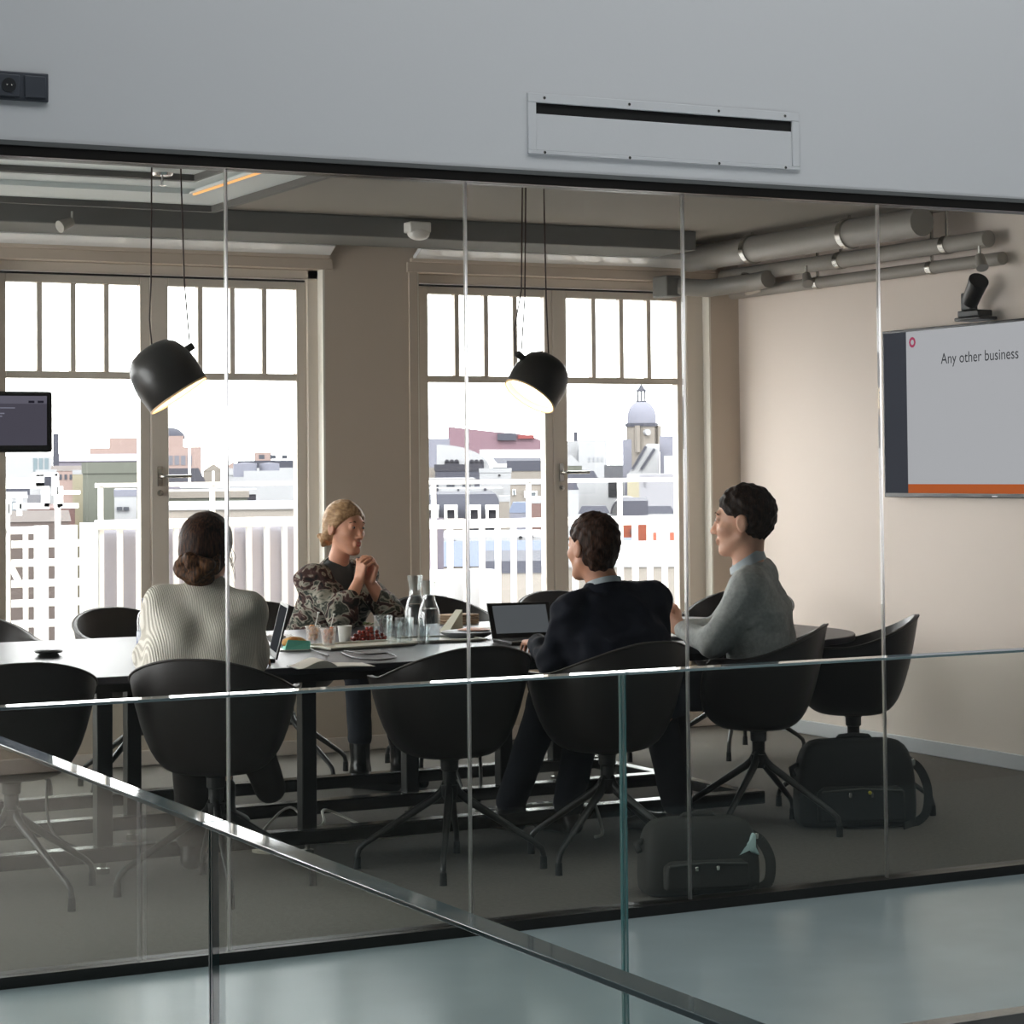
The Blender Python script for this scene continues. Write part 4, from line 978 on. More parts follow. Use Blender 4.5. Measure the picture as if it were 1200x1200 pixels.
leg(S, T(.03, .09, .57), T(.43, .10, .55), T(.40, .09, .10), t=-.02); leg(S, T(.03, -.09, .57), T(.43, -.10, .55), T(.52, -.19+.18, .28), t=-.02)
put('body', S, M_SKIN1, w1, .005)
S = SDF(); torso(S, T, shL, shR, nk-Vector((0, 0, .02)), .016, pel=(.135, .170, .10)); arm(S, shL, eL, wL, (.066, .062, .058, .042), 0, .05); arm(S, shR, eR, wR, (.066, .062, .058, .042), 0, .05)
S.cone(T(.02, .09, .66), T(.07, .10, .86), .12, .10, .06); S.cone(T(.02, -.07, .66), T(.08, -.07, .86), .12, .10, .06)
S.post += [cut(nk+Vector((0, 0, .012)), (T.F*-.25+Vector((0, 0, 1))), .012), wrinkle(.012, 42, 1), cut(T(0, 0, .52), (0, 0, -1))]
m = M_KNIT = ramp_tex('knit', 'wave', 46, [(.15, (202, 195, 182)), (.7, (240, 234, 223))], .95, vec_scale=(1.0, .35, .05), bump=.7, spec=.1, distortion=.5)
put('knitted_jumper', S, m, w1, .006)
S = SDF()
for e, tw in ((1, 0), (-1, .1)):
    leg(S, T(.02, e*.09, .575), T(.43, e*.10, .56), T(.40+tw*1.2, e*.09-tw, .12+tw*1.6), (.09, .075, .075, .06))
S.ell(T(0, 0, .56), (.125, .165, .085), T.ax(), .04); S.post.append(wrinkle(.004, 60, 2))
M_TROUS = mat('brown_trousers', (44, 38, 34), .9, bump=.2, bscale=200)
put('trousers', S, M_TROUS, w1, .006)
S = SDF(); shoe(S, T(.40, .09, .10), T.F); put('boot', S, M_DARK, w1, .005)
S = SDF(); a = T(.52, -.01, .28); S.cone(a, a+T.F*.03+Vector((0, 0, -.10)), .05, .042, .02); S.cone(a+Vector((0, 0, -.10)), a+T.F*.17-T.L*.06+Vector((0, 0, -.15)), .040, .026, .02); put('boot', S, M_DARK, w1, .005)
# hair: cap over the skull and a loose low bun
def hair_cap(Hd, s, t, face_f, low, back_low, extra=None, female=True, nape=(-.045, -.025, .062, .068, .075), taper=0.):
    S = SDF(); A = Hd.ax(); q = lambda f, l, u: Hd(f*s, l*s, u*s)
    S.ell(q(-.014, 0, .032), ((.100+t)*s, (.078+t)*s, (.092+t)*s), A, .02)
    S.ell(q(nape[0], 0, nape[1]), ((nape[2]+t)*s, (nape[3]+t)*s, (nape[4]+t)*s), A, .03)
    if extra: extra(S, q, A)
    if taper:
        for e in (-1, 1): S.ell(q(-.006, e*.088, -.012), (.027*s, .03*s, .036*s), A, .006, True)
    L, F, U, o = Hd.L, Hd.F, Hd.U, Hd.o
    def hairline(Ar, Pp):
        f = ((Pp[0]-o.x)*F.x+(Pp[1]-o.y)*F.y+(Pp[2]-o.z)*F.z)/s; u = ((Pp[0]-o.x)*U.x+(Pp[1]-o.y)*U.y+(Pp[2]-o.z)*U.z)/s
        edge = face_f(u); d = (f-edge)*.8*s
        Ar = Ar+.007*np.clip((f-edge+.03)/.03, 0, 1)*min(1., t/.012)
        if taper: Ar = Ar+taper*np.clip((-u-.005)/.06, 0, 1)
        d2 = (low(f)-u)*s
        d = np.maximum(d, d2); k = .008
        h = np.clip(.5-.5*(Ar-d)/k, 0, 1); return Ar*(1-h)+d*h+k*h*(1-h)
    S.post.append(hairline)
    return S
M_HAIR1 = hair_mat('hair_brown', (30, 18, 13), (80, 50, 32))
def bun(S, q, A):
    S.ell(q(-.085, .012, -.055), (.045, .062, .050), A, .02)
    S.ell(q(-.070, .05, -.045), (.04, .04, .04), A, .02); S.ell(q(-.072, -.045, -.045), (.04, .045, .045), A, .02)
    S.cone(q(-.10, .04, -.02), q(-.11, -.03, -.045), .02, .016, .012); S.cone(q(-.11, .01, -.075), q(-.095, -.045, -.03), .018, .014, .012); S.cone(q(-.09, .06, -.06), q(-.115, .02, -.03), .016, .012, .01)
    S.cone(q(-.06, -.02, -.10), q(-.075, .02, -.075), .028, .03, .02)
S = hair_cap(Hd, 1.04, .014, lambda u: np.where(u > .0, .035+.35*(u-.0), .02+.2*u), lambda f: -.085+0*f, 0, None, nape=(-.04, -.02, .058, .070, .07))
S.post.append(wrinkle(.003, 130, 4)); put('hair', S, M_HAIR1, w1, .0045)
S = SDF(); q = lambda f, l, u: Hd(f*1.04, l*1.04, u*1.04); A = Hd.ax()
S.ell(q(-.092, .006, -.078), (.046, .066, .052), A, .02); S.ell(q(-.060, .0, -.105), (.04, .05, .036), A, .03)
for p0, p1, ra, rb in (((-.110, .062, -.060), (-.136, .02, -.038), .020, .018), ((-.136, .02, -.038), (-.124, -.050, -.058), .018, .018), ((-.124, -.052, -.064), (-.128, -.005, -.108), .020, .018), ((-.128, .0, -.108), (-.110, .058, -.090), .018, .018), ((-.138, .015, -.066), (-.132, -.02, -.082), .016, .014), ((-.100, .068, -.075), (-.085, .060, -.035), .02, .014), ((-.098, -.062, -.075), (-.08, -.062, -.03), .02, .014)):
    S.cone(q(*p0), q(*p1), ra, rb, .010)
S.post.append(wrinkle(.0025, 150, 41)); put('hair_bun', S, hair_mat('hair_bun_brown', (40, 25, 16), (120, 80, 48)), w1, .0042)
st = MB(); random.seed(4)
for k in range(16):
    e = -1 if k % 3 else 1; f0 = random.uniform(-.06, .03); b = Hd(f0, e*.085, random.uniform(-.03, .03))
    st.tube([b, b+Hd.L*e*random.uniform(.005, .02)+Vector((0, 0, -.04)), b+Hd.L*e*random.uniform(-.005, .03)+Hd.F*random.uniform(-.02, .02)+Vector((0, 0, -random.uniform(.07, .11)))], [.0012, .001, .0006], 4)
wbuild(st, 'loose_strands', M_HAIR1, w1, smooth=True)
# ------------------------------------------------------------------ 2. blonde woman facing the camera, hands clasped
P, Fd = (4.27, 10.30), (.25, -.97)
T = Frame((P[0], P[1], 0), Fd); w2 = person('blonde woman in a floral cardigan resting her clasped hands before her chin', P, Fd)
shL, shR = T(.14, .150, .975), T(.14, -.150, .965); nk = T(.165, 0, 1.055); Hd = Frame(T(.205, .01, 1.205), (.36, -.93, -.05), (.06, .0, 1))
eL, wL, eR, wR = T(.43, .10, .795), T(.39, .01, .955), T(.40, -.16, .795), T(.385, -.05, .955)
S = SDF(); torso(S, T, shL, shR, nk, -.022); head_sdf(S, Hd, 1.0, True); S.cone(nk-Vector((0, 0, .03)), Hd(-.015, 0, -.06), .046, .042, .03)
arm(S, shL, eL, wL, (.045, .040, .039, .026), 0); arm(S, shR, eR, wR, (.045, .040, .039, .026), 0)
up = Vector((0, 0, 1)); cl_c = (wL+wR)/2
hand(S, wR+T.L*.004, up*.92+T.F*.25, T.L, T.F*-1+up*.2, .98, (.75, .95, .5), 0, (.9, .9))
hand(S, wL-T.L*.004+T.F*.012-Vector((0, 0, .006)), up*.92+T.F*.25, -T.L, T.F*-1+up*.2, .98, (.75, .95, .5), 0, (.9, .9))
for e in (-1, 1): leg(S, T(.03, e*.08, .57), T(.42, e*.09, .55), T(.46, e*.12, .12), t=-.03)
put('body', S, M_SKIN2, w2, .0033, 1)
eyes(w2, Hd, 1.0)
lp_ = MB().tube([Hd(.0905, -.021, -.0715), Hd(.1005, -.008, -.067), Hd(.1015, 0, -.0685), Hd(.1005, .008, -.067), Hd(.0905, .021, -.0715)], [.002, .0042, .0042, .0042, .002], 6).tube([Hd(.0905, -.019, -.0745), Hd(.0995, -.006, -.0805), Hd(.0995, .006, -.0805), Hd(.0905, .019, -.0745)], [.002, .0048, .0048, .002], 6)
wbuild(lp_, 'lips', mat('lips_rose', (176, 92, 84), .4), w2, smooth=True)
# dark top underneath
S = SDF(); torso(S, T, shL, shR, nk, -.004); S.post += [cut(nk+T.F*.02+Vector((0, 0, -.012)), T.F*.35+Vector((0, 0, 1)), .006), cut(T(0, 0, .52), (0, 0, -1))]
put('dark_top', S, mat('slate_top', (58, 62, 62), .85), w2, .005)
# floral cardigan with open V front
S = SDF(); torso(S, T, shL, shR, nk-Vector((0, 0, .025)), .014); arm(S, shL, eL, wL, (.058, .064, .060, .05), 0, .05, .42); arm(S, shR, eR, wR, (.058, .064, .060, .05), 0, .05, .42)
vb = T(.30, .0, .80); cN = (shL+shR)/2
def vee(A, P):
    l = (P[0]-cN.x)*T.L.x+(P[1]-cN.y)*T.L.y; f = (P[0]-cN.x)*T.F.x+(P[1]-cN.y)*T.F.y; u = P[2]-.80
    d = np.minimum(np.minimum((.012+.27*u-np.abs(l)), f-.01), u+.06)     # positive inside the opening
    return np.maximum(A, d)
S.post += [cut(nk+Vector((0, 0, .0)), (T.F*.1+Vector((0, 0, 1))), .01), vee, wrinkle(.016, 48, 6), cut(T(0, 0, .52), (0, 0, -1))]
M_FLOR = ramp_tex('floral_knit', 'noise', 13, [(.36, (34, 31, 31)), (.46, (84, 60, 56)), (.485, (158, 150, 138)), (.54, (132, 130, 118)), (.58, (46, 50, 46)), (.66, (66, 68, 60)), (.72, (150, 144, 132))], .9, vec_scale=(1, 1, 1.3), bump=.2, spec=.15, distortion=1.2)
put('cardigan', S, M_FLOR, w2, .005)
S = SDF()
for e in (-1, 1): leg(S, T(.02, e*.08, .575), T(.42, e*.09, .56), T(.47, e*.115, .24), (.085, .066, .062, .056))
S.ell(T(0, 0, .56), (.12, .155, .08), T.ax(), .04); S.post.append(wrinkle(.003, 60, 8))
put('jeans', S, mat('dark_jeans', (34, 38, 48), .85), w2, .006)
for e, dx in ((1, .1), (-1, -.35)):
    S = SDF(); a = T(.48, e*.12, .09); S.cone(T(.465, e*.115, .25), a, .050, .044, .02); shoe(S, a, T.F+T.L*(-dx)); put('boot', S, mat('black_leather', (20, 19, 18), .22), w2, .005)
M_HAIR2 = hair_mat('hair_blonde', (142, 110, 78), (194, 158, 120), (70, 14, 70), .2)
def bun2(S, q, A):
    S.ell(q(-.108, -.012, -.062), (.030, .040, .034), A, .012)
    for e in (-1, 1): S.cone(q(.045, e*.062, .045), q(-.06, e*.066, -.045), .018, .020, .02)
    S.cone(q(-.132, -.035, -.05), q(-.128, .015, -.075), .014, .012, .008); S.cone(q(-.13, .02, -.045), q(-.12, -.02, -.09), .012, .012, .008)
    S.cone(q(.055, 0, .085), q(.03, -.07, .045), .014, .016, .02); S.cone(q(.055, 0, .085), q(.03, .07, .045), .014, .016, .02)
S = hair_cap(Hd, 1.0, .010, lambda u: np.where(u > .06, .080+0*u, np.where(u > -.01, .022+.95*np.maximum(u, -.01), .0+0*u)), lambda f: np.where(f > -.09, -.062+.35*np.maximum(f+.02, -.03), -.11), 0, bun2, nape=(-.045, -.012, .055, .064, .060))
S.post.append(wrinkle(.0025, 150, 5)); put('hair', S, M_HAIR2, w2, .004)
# tattoo-like pattern stays in skin on left forearm: bracelet band
# ------------------------------------------------------------------ 3. man in navy jacket, from behind
P, Fd = (4.43, 7.56), (-.08, .997)
T = Frame((P[0], P[1], 0), Fd); m1 = person('man with short brown hair in a navy jacket, seen from behind, looking at the window', P, Fd)
shL, shR = T(.16, .175, .925), T(.12, -.165, .965); nk = T(.16, .03, 1.045); Hd = Frame(T(.20, .05, 1.172), (-.19, .98, .02))
eL, wL, eR, wR = T(.22, .225, .73), T(.48, .13, .785), T(.16, -.215, .735), T(.46, -.12, .785)
hs = 1.04
S = SDF(); torso(S, T, shL, shR, nk, -.015); head_sdf(S, Hd, hs); S.cone(nk-Vector((0, 0, .03)), Hd(-.02, 0, -.06), .060, .058, .03)
arm(S, shL, eL, wL, t=-.01); arm(S, shR, eR, wR, t=-.01)
hand(S, wL, T.F*1-T.L*.3, (0, 0, -1), -T.L, 1.0, (.4, .5, .4)); hand(S, wR, T.F*1+T.L*.3, (0, 0, -1), T.L, 1.0, (.4, .5, .4))
kL, aL, kR, aR = T(.46, .10, .56), at(618, 912, Z=.12), T(.46, -.10, .56), at(676, 905, Z=.12)
aL = T(.80, .06, .12); aR = T(.62, -.10, .12)
leg(S, T(.03, .09, .57), kL, aL, t=-.02); leg(S, T(.03, -.09, .57), kR, aR, t=-.02)
put('body', S, M_SKIN2, m1, .005); eyes(m1, Hd, hs)
S = SDF(); torso(S, T, shL, shR, nk-Vector((0, 0, .02)), .018, pel=(.135, .18, .11), chest=.116); arm(S, shL, eL, wL, (.066, .060, .056, .042), 0, .035, .97); arm(S, shR, eR, wR, (.066, .060, .056, .042), 0, .035, .97)
for e, sh in ((1, shL), (-1, shR)): S.ell(sh+T.L*e*.008+Vector((0, 0, -.012)), (.058, .052, .056), T.ax(), .05)
S.post += [cut(nk+Vector((0, 0, -.004)), T.F*-.1+Vector((0, 0, 1)), .008), wrinkle(.012, 62, 11), cut(T(0, 0, .53), (0, 0, -1))]
M_NAVY = mat('navy_wool', (24, 27, 38), .85, spec=.2, bump=.15, bscale=350)
put('jacket', S, M_NAVY, m1, .005)
def collar(name, root, c, ax_u, F, r, h, th, m, open_f=.0, back=.0):
    U = Vector(ax_u).normalized(); F = (Vector(F)-U*Vector(F).dot(U)).normalized(); L = U.cross(F); mb = MB(); n = 40; vs = []
    for k in range(n):
        a = -pi+2*pi*k/n
        d = F*math.cos(a)+L*math.sin(a); hh = h*(.55+.45*(-math.cos(a)*.5+.5)); dz = -.03*(math.cos(a)*.5+.5)
        vs += [c+d*r+U*dz, c+d*(r-th*.3)+U*(dz+hh), c+d*(r-th)+U*(dz+hh), c+d*(r-th)+U*dz]
    fs = []
    for k in range(n):
        a, b = 4*k, 4*((k+1) % n)
        for q in range(4): fs.append((a+q, b+q, b+(q+1) % 4, a+(q+1) % 4))
    return wbuild(mb.add(vs, fs), name, m, root, smooth='auto')
M_SHIRT = mat('pale_blue_shirt', (206, 216, 222), .8)
collar('jacket_collar', m1, nk+Vector((0, 0, -.040)), (nk-(shL+shR)/2)*.3+Vector((0, 0, 1)), T.F, .088, .036, .012, M_NAVY)
collar('shirt_collar', m1, nk+Vector((0, 0, -.022)), (nk-(shL+shR)/2)*.3+Vector((0, 0, 1)), T.F, .074, .040, .012, M_SHIRT)
S = SDF(); leg(S, T(.02, .09, .575), kL, aL, (.092, .075, .072, .062)); leg(S, T(.02, -.09, .575), kR, aR, (.092, .075, .072, .062))
S.ell(T(0, 0, .565), (.125, .165, .085), T.ax(), .04); S.post.append(wrinkle(.004, 55, 12)); put('trousers', S, M_NAVY, m1, .006)
M_SHOE = mat('brown_shoe', (38, 26, 20), .35)
for a in (aL, aR):
    S = SDF(); shoe(S, a-Vector((0, 0, .03)), T.F+T.L*.15); put('shoe', S, M_SHOE, m1, .005)
M_HAIR3 = hair_mat('hair_short_brown', (36, 23, 17), (78, 50, 36))
S = hair_cap(Hd, hs, .008, lambda u: np.where(u > .03, .055+.5*(u-.03), .014+.2*u), lambda f: -.118+np.where(f > -.05, (f+.05)*1.5, 0), 0, nape=(-.04, -.035, .058, .064, .074), taper=.007)
S.post.append(wrinkle(.007, 150, 13)); put('hair', S, M_HAIR3, m1, .0042, 1)
# ------------------------------------------------------------------ 4. man in grey jumper, in profile
P, Fd = (5.235, 7.86), (-.74, .67)
T = Frame((P[0], P[1], 0), Fd); m2 = person('dark haired man in a grey jumper, in profile, hands clasped on the table', P, Fd)
shL, shR = T(.045, .185, .995), T(.055, -.195, 1.03); nk = T(.075, .01, 1.10); hs = 1.13; Hd = Frame(T(.09, .015, 1.255), (-.72, .69, -.02))
eL, wL, eR, wR = T(.185, .215, .77), T(.345, .045, .81), T(.24, -.20, .78), T(.37, -.03, .815)
S = SDF(); torso(S, T, shL, shR, nk, -.018); head_sdf(S, Hd, hs); S.cone(nk-Vector((0, 0, .04)), Hd(-.025, 0, -.07), .062, .060, .03)
arm(S, shL, eL, wL, t=-.010); arm(S, shR, eR, wR, t=-.010)
hd = T.F*.75+Vector((0, 0, .55))
hand(S, wL+T.F*.01, hd-T.L*.25, -T.L, Vector((0, 0, 1))-T.F*.5, 1.05, (.8, .95, .5), 0, (.9, .9)); hand(S, wR+T.F*.01, hd+T.L*.25, T.L, Vector((0, 0, 1))-T.F*.5, 1.05, (.8, .95, .5), 0, (.9, .9))
kL, kR = T(.45, .10, .56), T(.45, -.10, .56); aL, aR = T(.36, .12, .12), T(.40, -.10, .12)
leg(S, T(.03, .09, .57), kL, aL, t=-.02); leg(S, T(.03, -.09, .57), kR, aR, t=-.02)
put('body', S, M_SKIN1, m2, .0042, 1); eyes(m2, Hd, hs)
# stubble
S = SDF(); torso(S, T, shL, shR, nk-Vector((0, 0, .028)), .010, pel=(.14, .175, .11), waist=.130, chest=.118); arm(S, shL, eL, wL, (.064, .058, .055, .040), 0, .04, .93); arm(S, shR, eR, wR, (.064, .058, .055, .040), 0, .04, .93)
S.post += [cut(nk+Vector((0, 0, -.002)), T.F*.30+Vector((0, 0, 1)), .008), wrinkle(.010, 36, 21), wrinkle(.003, 90, 22), cut(T(0, 0, .53), (0, 0, -1))]
M_GREY = mat('grey_wool', (188, 192, 190), .95, spec=.1, bump=.35, bscale=260, var=.14, vscale=70)
put('jumper', S, M_GREY, m2, .005)
collar('shirt_collar', m2, nk+Vector((0, 0, -.018)), T.F*.25+Vector((0, 0, 1)), T.F, .080, .046, .013, M_SHIRT)
S = SDF(); leg(S, T(.02, .09, .575), kL, aL, (.092, .078, .074, .064)); leg(S, T(.02, -.09, .575), kR, aR, (.092, .078, .074, .064))
S.ell(T(0, 0, .565), (.125, .165, .085), T.ax(), .04); S.post.append(wrinkle(.004, 55, 23)); put('trousers', S, mat('dark_trousers', (28, 30, 36), .9), m2, .006)
for a in (aL, aR):
    S = SDF(); shoe(S, a-Vector((0, 0, .03)), T.F); put('shoe', S, M_SHOE, m2, .005)
M_HAIR4 = hair_mat('hair_dark', (24, 17, 13), (56, 40, 30))
S = hair_cap(Hd, hs, .011, lambda u: np.where(u > .05, .080+.1*u, np.where(u > .02, .045+.9*(u-.02), .016+.15*u)), lambda f: -.088+np.where(f > -.03, (f+.03)*1.0, 0), 0, nape=(-.042, -.018, .056, .064, .066), taper=.013)
S.post.append(wrinkle(.008, 150, 24)); put('hair', S, M_HAIR4, m2, .0042, 1)
# ================================================================== BALCONY
M_WHITE = mat('white_paint', (236, 238, 238), .45); M_DECK = mat('balcony_deck', (150, 148, 144), .8, var=.1, vscale=4)
struct('floor_balcony', MB().box(-1, 9.5, WALL_Y+.3, 12.75, .0, .22), M_DECK)
BY = 12.45
def railing(label, x0, x1, z, n, gate=False, top=None):
    t = thing('balcony_railing', label, 'railing', ((x0+x1)/2, BY, .22))
    wbuild(MB().box(x0, x1, BY-.025, BY+.025, z-.055, z), 'handrail', M_WHITE, t, bevel=.005)
    wbuild(MB().box(x0, x1, BY-.02, BY+.02, .34, .38), 'bottom_rail', M_WHITE, t)
    for k in range(n):
        x = x0+.03+(x1-x0-.06)*k/(n-1)
        wbuild(MB().box(x-.014, x+.014, BY-.014, BY+.014, .22 if k in (0, n-1) else .38, z-.055), 'baluster', M_WHITE, t)
    if top:
        u = MB().box(x0, x1, BY-.012, BY+.012, top-.025, top)
        wbuild(u, 'upper_rail', M_WHITE, t)
        for k in range(0, n, 6):
            x = x0+.03+(x1-x0-.06)*k/(n-1)
            wbuild(MB().box(x-.012, x+.012, BY-.012, BY+.012, z, top-.02), 'upper_post', M_WHITE, t)
    return t
X = lambda px, py=600, y=BY: at(px, py, Y=y).x
railing('white balcony railing with bars outside the left window', X(112), X(420), 1.213, 15, top=1.42)
railing('white balcony railing with bars outside the right window', X(503), X(800), 1.176, 17, top=1.415)
t = thing('balcony_screen', 'pale lavender solid panel standing behind the bars of the left balcony railing', 'panel', ((X(112)+X(420))/2, BY+.06, .22))
wbuild(MB().box(X(112), X(430), BY+.05, BY+.07, .22, 1.17), 'panel_sheet', mat('lavender_panel', (176, 174, 184), .7), t)
t = thing('balcony_gate', 'white wooden gate with wide boards and lattice behind the left chairs', 'gate', (X(60), BY, .22))
for a, b in ((38, 54), (68, 88)): wbuild(MB().box(X(a), X(b), BY-.05, BY-.025, .24, 1.19), 'board', M_WHITE, t, bevel=.004)
wbuild(MB().box(X(95), X(113), BY-.03, BY+.03, .22, 1.20), 'board', M_WHITE, t, bevel=.004)
for a, b in ((7, 11), (28, 32)): wbuild(MB().box(X(a), X(b), BY-.02, BY+.02, .24, 1.17), 'stile', M_WHITE, t)
wbuild(MB().box(X(7), X(53), BY-.03, BY+.02, 1.145, 1.185), 'head_rail', M_WHITE, t)
for y in (637, 659, 683, 706, 730):
    z = at(60, y, Y=BY).z; wbuild(MB().box(X(14), X(95), BY-.015, BY+.015, z-.02, z+.02), 'cross_rail', M_WHITE, t)
wbuild(MB().bar((X(11), BY, at(11, 660, Y=BY).z), (X(21), BY, at(21, 680, Y=BY).z), .03, .03), 'brace', M_WHITE, t)
t = thing('planter_box', 'white lidded box standing on the balcony left of the bare railing bars', 'box', (X(525), 12.62, .22))
wbuild(MB().box(X(505, y=12.65), X(568, y=12.65), 12.52, 12.74, .22, at(530, 668, Y=12.6).z), 'box_body', mat('white_box', (196, 198, 204), .6), t)
t = thing('privacy_panel', 'dark mauve slatted panel in the first bay of the right balcony railing', 'panel', (X(510), 12.7, .22))
wbuild(MB().box(X(503, y=12.72), X(518, y=12.72), 12.70, 12.73, at(510, 668, Y=12.7).z, at(510, 607, Y=12.7).z), 'panel_sheet', mat('mauve_panel', (98, 92, 104), .7), t)
# white lattice stair frames just beyond the balcony (left window)
t = thing('roof_frame', 'white metal stair frame on the roof beyond the balcony gate', 'frame', (X(60, y=16), 16, -1))
YF = 16.
def fr(x0, x1, y0, y1):
    a, b = at(x0, y0, Y=YF), at(x1, y1, Y=YF); return a.x, b.x, b.z, a.z
rf = MB()
for x0, x1, y0, y1 in ((0, 50, 566, 572), (50, 56, 570, 594), (17, 56, 590, 596), (65, 72, 570, 594), (65, 90, 590, 595), (40, 50, 556, 570), (40, 66, 554, 558), (62, 67, 555, 580), (72, 92, 575, 579), (8, 12, 585, 602), (21, 24, 584, 604)):
    a, b, c_, d = fr(x0, x1, y0, y1); rf.box(a, b, YF-.04, YF+.04, c_, d)
a, b, c_, d = fr(8, 10, 590, 640); rf.box(a, b, YF-.04, YF+.04, -2, d); a, b, c_, d = fr(66, 69, 590, 640); rf.box(a, b, YF-.04, YF+.04, -2, d)
wbuild(rf, 'frame_bars', M_WHITE, t)
# ================================================================== CITY (each building at its own distance)
GZ = -16.
struct('ground_city', MB().box(-150, 400, 13.5, 700, GZ-.5, GZ), mat('city_ground', (128, 126, 126), .9))
def cm(n, c, r=.85): return mat('city_'+n, tuple(v*.52 for v in c), r, spec=.12)
def bwin(root, mbs, m, n='window'):
    for q in mbs: wbuild(q, n, m, root)
BOXES = []; LASTD = [0]
def lf(px, py, D):
    """local frame of a building that faces the viewer's side of town: origin on the ground, x along its front, y away"""
    c = at(px, py, Y=D); u = Vector((c.x, c.y, 0)).normalized(); v = Vector((u.y, -u.x, 0)); d = c.x*u.x+c.y*u.y
    def q(x, y, t=0.):
        r = at(x, y, Y=1.)-Vector((0, 0, CAM_Z)); k = (d+t)/(r.x*u.x+r.y*u.y); p = r*k
        return p.x*v.x+p.y*v.y, CAM_Z+p.z-GZ
    return (u.x*d, u.y*d, GZ), math.atan2(v.y, v.x), q
def house(name, label, x0, x1, yt, D, depth, wall, roof=None, rh=0., rk='flat', wins=(), wcol=(96, 100, 112), group=None, frames=False, cat='building'):
    """front face spans picture columns x0..x1 at distance D, top at row yt; wins: (x0,x1,y0,y1) openings"""
    for _ in range(60):      # keep clear of the houses already standing
        hit = False; mg = .2+D*.004
        for hx0, hx1, hy0, hy1 in BOXES:
            if x0-2 < hx1 and x1+2 > hx0 and D-mg < hy1 and D+depth+mg > hy0:
                if hy0 > D+2*mg+.3: depth = hy0-D-mg-.05
                else: D = hy1+mg+.05
                hit = True; break
        if not hit: break
    LASTD[0] = D; BOXES.append((x0-1, x1+1, D, D+depth))
    loc, rz, q = lf((x0+x1)/2, yt, D)
    a, z = q(x0, yt); b, _z = q(x1, yt); w = b-a; o = w*.02
    t = thing(name, label, cat, loc, rz, group=group)
    MB().box(a, b, 0, depth, 0, z).build('wall', wall, t)
    if roof:
        r = MB()
        if rk == 'flat': r.box(a-o, b+o, -o, depth+o, z, z+max(rh, .05))
        elif rk == 'gable':
            r.add([(a-o, -o, z), (b+o, -o, z), (b+o, depth, z), (a-o, depth, z), (a-o, depth/2, z+rh), (b+o, depth/2, z+rh)], [(0, 1, 5, 4), (2, 3, 4, 5), (0, 4, 3), (1, 2, 5), (0, 3, 2, 1)])
        elif rk == 'gabley':
            m_ = (a+b)/2
            r.add([(a-o, -o, z), (b+o, -o, z), (b+o, depth, z), (a-o, depth, z), (m_, -o, z+rh), (m_, depth, z+rh)], [(0, 1, 4), (3, 5, 2), (0, 4, 5, 3), (1, 2, 5, 4), (0, 3, 2, 1)])
        elif rk == 'mansard':
            i = min(rh*.45, w*.2, depth*.4)
            r.add([(a-o, -o, z), (b+o, -o, z), (b+o, depth, z), (a-o, depth, z), (a+i, i, z+rh), (b-i, i, z+rh), (b-i, depth-i, z+rh), (a+i, depth-i, z+rh)], [(0, 1, 5, 4), (1, 2, 6, 5), (2, 3, 7, 6), (3, 0, 4, 7), (4, 5, 6, 7), (0, 3, 2, 1)])
        r.build('roof', roof, t)
    for k in wins:
        (sa, za), (sb, zb) = q(k[0], k[2]), q(k[1], k[3])
        wn = MB().box(sa, sb, -.05, .02, zb, za).build('window', cm('glass%d' % (sum(wcol) % 97), wcol, .3), t)
        if frames:
            g = (sb-sa)*.14
            MB().box(sa-g, sb+g, -.09, -.02, za, za+g).box(sa-g, sa, -.09, -.02, zb, za).box(sb, sb+g, -.09, -.02, zb, za).build('window_surround', M_WHITE, wn)
    return t
def sz(px, D): return px*D/FPX*1.12      # rough metres for px at distance D
c_brick = cm('brick', (206, 180, 174)); c_mauve = cm('mauve', (168, 162, 178)); c_white = cm('white', (222, 224, 230)); c_beige = cm('beige', (186, 178, 170))  # far brick, mauve and maroon lightened, haze put into the colour
c_slate = cm('slate', (96, 98, 112)); c_dk = cm('dark', (78, 78, 88)); c_green = cm('greengrey', (138, 142, 132)); c_cream = cm('cream', (206, 198, 172)); c_maroon = cm('maroon', (166, 134, 148))
c_lav = cm('lavender', (168, 170, 188)); c_red = cm('redtile', (182, 96, 72)); c_blue = cm('bluemetal', (138, 150, 178)); c_tile = cm('browntile', (112, 100, 96)); c_glassy = cm('glassroof', (146, 158, 170), .3)
def wr(x0, x1, y0, y1, n, f=.5): w = (x1-x0)/n; return [(x0+k*w+w*(1-f)/2, x0+k*w+w*(1+f)/2, y0, y1) for k in range(n)]
# far, left window
house('office_block', 'hazy stepped brick block on the left skyline', 105, 160, 525, 210, 20, c_brick)
house('office_block', 'higher setback of the hazy brick block on the left skyline', 128, 172, 513, 215, 18, c_brick)
house('long_roofed_hall', 'long mauve roofed hall across the left skyline', 66, 176, 541, 180, 18, c_mauve, c_mauve, sz(9, 180), 'gable')
house('chimney_tower', 'slim grey chimney tower right of the monitor', 62, 69, 508, 170, 4, c_slate)
house('apartment_block', 'pale grey glazed block below the monitor', 5, 62, 535, 150, 15, c_white, wins=wr(38, 58, 537, 552, 3, .7), wcol=(150, 170, 180))
house('row_houses', 'row of low pinkish brick houses under the long mauve roof', 60, 100, 552, 120, 12, c_brick, c_tile, sz(6, 120), 'gable', wr(62, 98, 556, 562, 6))
house('row_houses', 'row of low grey houses right of the pinkish brick ones', 100, 165, 551, 118, 12, c_beige, c_slate, sz(4, 118), 'gable', wr(102, 160, 554, 560, 8))
house('storage_shed', 'white barrel topped shed at the left edge of the left window', 0, 35, 566, 60, 6, c_slate, c_white, sz(5, 60), 'gable')
